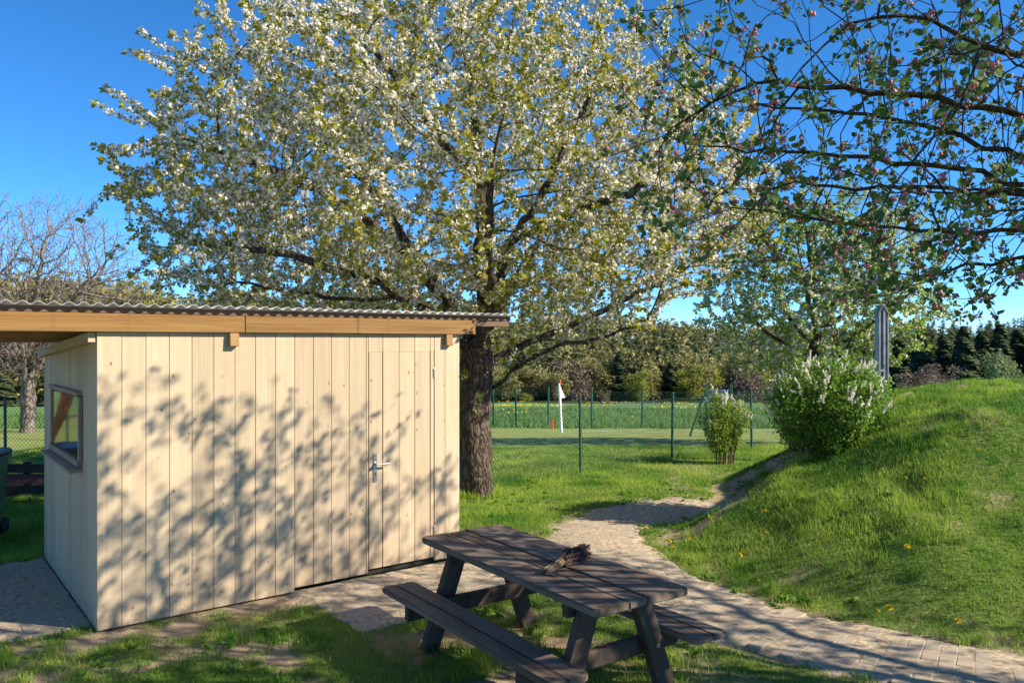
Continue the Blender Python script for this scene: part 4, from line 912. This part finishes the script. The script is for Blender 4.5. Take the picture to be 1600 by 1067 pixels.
LBL = {'conifer': ('conifer_tree', 'dark green conifer at the edge of the far wood'), 'budding': ('budding_tree', 'olive budding broadleaf tree at the edge of the far wood'), 'brown_crown': ('leafless_tree', 'brown leafless tree at the edge of the far wood'), 'yellow_crown': ('yellow_green_tree', 'fresh yellow-green tree at the edge of the far wood'), 'pale_crown': ('pale_tree', 'pale grey-green tree at the edge of the far wood')}
def far_tree(key, xpx, Y, top_px, wid=1.0, label=None, name=None, group=True):
    X = (xpx - 800) / F * Y; z = hz(X, Y); h = HC + (533 - top_px) / F * Y - z; nm, lb = LBL[key]
    root = empty(name or nm, (X, Y, z)); tag(root, label or lb, 'tree' if not label else 'shrub', ('%ss at the far wood edge' % nm.replace('_', ' ')) if group else None)
    k = random.randrange(3 if key == 'conifer' else 2); rz = random.uniform(0, 6.28)
    for n_, me_ in (('crown', protos[key, k]), ('trunk', trunk_me)):
        o = bpy.data.objects.new(n_, me_); C.objects.link(o); o.parent = root; o.rotation_euler = (0, 0, rz); o.scale = (h * wid, h * wid, h)
edge = [('budding', 790, 190, 575, 1.2), ('yellow_crown', 822, 150, 612, 1.7), ('conifer', 805, 215, 545, 1.1), ('budding', 868, 195, 572, 1.1), ('brown_crown', 905, 200, 566, 1.2), ('budding', 940, 205, 560, 1.1), ('conifer', 968, 205, 548, 1.2), ('conifer', 985, 220, 552, 1.1), ('budding', 1010, 200, 568, 1.1), ('brown_crown', 945, 160, 612, 1.6),
        ('conifer', 1048, 205, 565, 1.2), ('yellow_crown', 1078, 200, 566, 1.1), ('yellow_crown', 1110, 205, 572, 1.1), ('conifer', 1030, 215, 545, 1.1), ('brown_crown', 1168, 180, 570, 1.5), ('budding', 1140, 210, 560, 1.1), ('brown_crown', 1240, 150, 575, 1.6), ('brown_crown', 1430, 120, 575, 1.7), ('brown_crown', 1490, 110, 588, 1.9), ('conifer', 1440, 190, 512, 1.2), ('conifer', 1475, 200, 520, 1.1), ('conifer', 1505, 185, 508, 1.2),
        ('conifer', 1535, 195, 515, 1.2), ('conifer', 1562, 190, 505, 1.1), ('conifer', 1590, 200, 512, 1.2), ('conifer', 1405, 200, 520, 1.2), ('conifer', 1375, 205, 515, 1.1), ('conifer', 1620, 195, 508, 1.2), ('brown_crown', 1470, 150, 560, 1.3), ('budding', 830, 200, 560, 1.3), ('brown_crown', 880, 205, 552, 1.3), ('budding', 915, 210, 550, 1.3), ('yellow_crown', 1000, 195, 575, 1.3), ('budding', 1065, 210, 552, 1.3), ('budding', 1095, 205, 558, 1.3), ('budding', 1185, 200, 560, 1.3), ('budding', 775, 200, 560, 1.3), ('budding', 48, 66, 424, 1.5), ('budding', 100, 70, 428, 1.5), ('budding', 160, 68, 430, 1.5), ('budding', 215, 75, 436, 1.4), ('budding', 20, 70, 424, 1.3), ('budding', 75, 75, 428, 1.3), ('budding', 130, 72, 424, 1.3), ('yellow_crown', 190, 70, 430, 1.3), ('budding', -30, 68, 438, 1.3), ('conifer', 5, 60, 570, 1.5)]
for e_ in edge: far_tree(*e_)
far_tree('pale_crown', 1557, 42, 545, .9, 'rounded pale green shrub behind the crest of the mound', 'round_shrub', False)
# forest mass over the hills
g = np.random.default_rng(5); VV, TT_, CC = {'c': [], 'd': []}, {'c': [], 'd': []}, {'c': [], 'd': []}; nn_ = {'c': 0, 'd': 0}
tmplc = [conifer_arr(1, .18, 150, 90 + k) for k in range(5)]; tmpld = [puff_arr(1, .4, 300, 80 + k, .052, .05) for k in range(4)]; tmplb = [puff_arr(1, .4, 100, 70 + k, .085, .05) for k in range(3)]
for k in range(2000):
    Y = 205 + 285 * g.random() ** 1.2; X = (g.random() * 2 - 1) * Y * .85; con = g.random() < (.34 if vnoise(np.array([X * .02]), np.array([Y * .02]), 6)[0] > .5 else .1); kk = 'c' if con else 'd'
    if X / Y > .42 and g.random() < .8: con = True; kk = 'c'
    tv, tt_, tc_ = random.choice(tmplc if con else (tmpld if Y < 260 else tmplb)); h_ = g.uniform(12, 19) if con else g.uniform(8, 14); a = g.random() * 6.28; w_ = h_ * g.uniform(.9, 1.4)
    ca, sa = math.cos(a), math.sin(a); v = np.stack([(tv[:, 0] * ca - tv[:, 1] * sa) * w_ + X, (tv[:, 0] * sa + tv[:, 1] * ca) * w_ + Y, tv[:, 2] * h_ + hz(X, Y) - .3], 1)
    VV[kk].append(v); TT_[kk].append(tt_ + nn_[kk]); CC[kk].append(np.clip(tc_ * .7 + g.random() * .3, 0, 1)); nn_[kk] += len(v)
for kk, nm, mt, lb in (('c', 'conifer_wood', 'conifer', 'dense dark conifer wood covering the far hills'), ('d', 'broadleaf_wood', 'budding', 'olive brown budding broadleaf wood on the far hills')):
    tag(link(nm, np_mesh(nm, np.concatenate(VV[kk]), np.concatenate(TT_[kk]), np.concatenate(CC[kk])), M[mt]), lb, 'wood', kind='stuff')

# ------------------------------------------------------------------ grass, meadow, dandelions
def blades(x, y, hgt, wid, lean=.5, seg2=True):
    n = len(x); z = H(x, y) - .012; a = rng.random(n) * 6.283; l = rng.random(n) * lean; hgt = hgt * rng.uniform(.55, 1.25, n)
    b = np.stack([x, y, z], 1); s = np.stack([np.cos(a), np.sin(a), np.zeros(n)], 1) * (wid * rng.uniform(.7, 1.3, n) * .5)[:, None]
    a2 = rng.random(n) * 6.283; dr = np.stack([np.cos(a2), np.sin(a2), np.zeros(n)], 1) * (hgt * l)[:, None]; up = np.stack([np.zeros(n), np.zeros(n), hgt], 1)
    t = np.clip(rng.random(n) * .5 + 2.1 * (fbm(x * 1.8, y * 1.8, 41, 4) - .38), 0, 1)
    if seg2:
        m_ = b + up * .6 + dr * .35; tip = b + up * (1 - .25 * l[:, None]) + dr * 1.1
        V = np.stack([b - s, b + s, m_ + s * .75, m_ - s * .75, tip], 1).reshape(-1, 3); o = (np.arange(n) * 5)[:, None]
        T = np.stack([o + [[0, 1, 2]], o + [[0, 2, 3]], o + [[3, 2, 4]]], 1).reshape(-1, 3); return V, T, np.repeat(t, 5)
    tip = b + up + dr; V = np.stack([b - s, b + s, tip], 1).reshape(-1, 3); return V, np.arange(3 * n).reshape(-1, 3), np.repeat(t, 3)
def sample(n, x0, x1, y0, y1, dens):
    x = rng.uniform(x0, x1, n); y = rng.uniform(y0, y1, n); k = (np.abs(x) < .64 * y + 1.2) & (rng.random(n) < dens(y)); x, y = x[k], y[k]
    d_ = dirtmask(x, y); k = (rng.random(len(x)) > d_ * 1.02 - .01) & ~in_shed(x, y) & ~paved(x, y); return x[k], y[k]
x, y = sample(1150000, -6.5, 9.0, 4.0, 11.5, lambda y: np.clip((6.4 / y) ** 1.25, 0, 1) * .64)
hg = .026 + .034 * fbm(x * 1.1, y * 1.1, 51, 3) + .03 * sstep(.62, .75, fbm(x * 2.2, y * 2.2, 61, 3)); hg = hg + .03 * sstep(.05, .4, mound(x, y)[1]) * fbm(x * 2, y * 2, 71, 3)
k = y < 6.3; a_ = blades(x[k], y[k], hg[k], .0045 * np.clip(y[k] / 6, 1, 2), .9); a2_ = blades(x[~k], y[~k], hg[~k] * 1.12, .0058 * np.clip(y[~k] / 6, 1, 2), .9, False)
x2, y2 = sample(190000, -9, 10, 11, 15.5, lambda y: np.ones_like(y) * .7); hg2 = .045 + .03 * fbm(x2, y2, 52, 3)
b_ = blades(x2, y2, hg2, .012, .8, False)
# taller tufts along the fence, trunk and shed foot
tx, ty = [], []
for (ax_, ay_), (bx_, by_) in zip(near[:-1], near[1:]):
    u_ = rng.random(420); tx.append(ax_ + (bx_ - ax_) * u_ + rng.normal(0, .09, 420)); ty.append(ay_ + (by_ - ay_) * u_ + rng.normal(0, .09, 420))
for _ in range(16):
    a = rng.random() * 6.28; tx.append(-.45 + .3 * math.cos(a) + rng.normal(0, .05, 45)); ty.append(CY + .3 * math.sin(a) + rng.normal(0, .05, 45))
for _ in range(110):
    cx_, cy_ = rng.uniform(-3, 6.5), rng.uniform(4.6, 9.8); tx.append(cx_ + rng.normal(0, .035, 38)); ty.append(cy_ + rng.normal(0, .035, 38))
x3, y3 = np.concatenate(tx), np.concatenate(ty); k = ~in_shed(x3, y3) & ~paved(x3, y3); x3, y3 = x3[k], y3[k]; c_ = blades(x3, y3, np.full(len(x3), .10) * np.where(y3 > 10, 1.25, .85), .006, .9)
def merge(L_):
    V, T, t_, n = [], [], [], 0
    for v, tt_, ti in L_: V.append(v); T.append(tt_ + n); t_.append(ti); n += len(v)
    return np.concatenate(V), np.concatenate(T), np.concatenate(t_)
tag(link('lawn_grass', np_mesh('lawn_grass', *merge([a_, a2_, b_, c_])), M['grass']), 'short green lawn grass around the table and over the mound', 'grass', kind='stuff')
x, y = rng.uniform(-24, 26, 36000), 28.8 + 20 * rng.random(36000) ** 1.5; tag(link('meadow_grass', np_mesh('meadow_grass', *blades(x, y, np.full(len(x), .22), .05, .7, False)), M['meadow']), 'taller meadow grass beyond the far fence', 'grass', kind='stuff')
x, y = rng.uniform(-14, 26, 5200), 31 + 48 * rng.random(5200) ** .8; k = fbm(x * .22, y * .22, 14, 3) > .66; x, y = x[k], y[k]; nd = len(x); V, T, ti = scatter(*FLOWER, np.stack([x, y, H(x, y) + .2], 1), basis(np.tile([0, -.6, 1.], (nd, 1)) + rng.normal(0, .2, (nd, 3))), .045, rng.random(nd)); tag(link('meadow_dandelions', np_mesh('meadow_dandelions', V, T), M['yellow']), 'yellow dandelions scattered through the far meadow', 'flowers', kind='stuff')
# broad-leaved weeds in the lawn
wx = rng.uniform(-3.2, 7, 900); wy = rng.uniform(4.6, 11.5, 900); k = (fbm(wx * 1.2, wy * 1.2, 83, 3) > .5) & ~in_shed(wx, wy) & ~paved(wx, wy) & (wx < .64 * wy + 1); wx, wy = wx[k], wy[k]
wp = rep(np.stack([wx, wy, H(wx, wy) + .006], 1), 8) + rng.normal(0, .012, (8 * len(wx), 3)) * np.array([1, 1, .2]); a = rng.random(len(wp)) * 6.283; wd = np.stack([np.cos(a), np.sin(a), rng.uniform(.15, .75, len(wp))], 1)
V, T, ti = scatter(*LEAF, wp, basis(wd), rng.uniform(.03, .075, len(wp)), rng.random(len(wp)) * .5)
tag(link('lawn_weeds', np_mesh('lawn_weeds', V, T, ti), M['bush_leaf']), 'broad-leaved weeds scattered through the lawn and mound', 'weeds', kind='stuff')
# dandelions on the mound lawn
hd = []; 
for k in range(70):
    a = random.uniform(0, 6.28); e_ = math.acos(random.random() * .95); d_ = np.array([math.sin(e_) * math.cos(a), math.sin(e_) * math.sin(a), math.cos(e_)]); s_ = np.array([-math.sin(a), math.cos(a), 0]) * .0028; hd.append((np.array([s_ * .4, -s_ * .4, d_ * .019 - s_, d_ * .019 + s_]), np.array([[0, 1, 2], [0, 2, 3]])))
V, T = join(hd); head_me = np_mesh('flower_head', V, T); head_me.materials.append(M['yellow'])
V, T = tubes([np.array([[0, 0, -.02], [.004, 0, .045], [.002, .003, .092]])], .0022, .0018, 5); stem_me = np_mesh('stem', V, T); stem_me.materials.append(M['dgreen'])
def ray_ground(xp, yp):
    t_ = np.linspace(3, 14, 4000); X = (xp - 800) / F * t_; Z = HC + (533 - yp) / F * t_; hgt = H(X, t_); i = int(np.argmax(Z < hgt)); return X[i], t_[i], hgt[i]
ORD = ['first', 'second', 'third', 'fourth', 'fifth', 'sixth', 'seventh', 'eighth', 'ninth', 'tenth', 'eleventh', 'twelfth', 'thirteenth', 'fourteenth', 'fifteenth', 'sixteenth', 'seventeenth', 'eighteenth']
for di, (xp, yp, s_) in enumerate(sorted([(1012, 836, 1.0), (1047, 855, .9), (1051, 860, .8), (1077, 849, .8), (1112, 819, .8), (1195, 808, .9), (1197, 843, .9), (1157, 876, .8), (1186, 916, .7), (1418, 874, 1.2), (1390, 971, 1.2), (1373, 964, .7), (1497, 988, 1.0), (1415, 755, .8), (1444, 757, .8), (1531, 714, .9), (1563, 736, .8), (1045, 851, .8)])):
    X, Y, Z = ray_ground(xp, yp + 6); root = empty('dandelion', (X, Y, Z), random.uniform(0, 6)); tag(root, '%s yellow dandelion from the left on the mound lawn' % ORD[di], 'flower', 'dandelions in the mound lawn')
    for nm, me_, z in (('flower_head', head_me, .105), ('stem', stem_me, 0)):
        o = bpy.data.objects.new(nm, me_); C.objects.link(o); o.parent = root; o.location = (0, 0, z * s_); o.scale = (s_ * 1.15,) * 3
        if nm == 'flower_head': o.rotation_euler = (R(random.uniform(10, 40)), 0, 0)
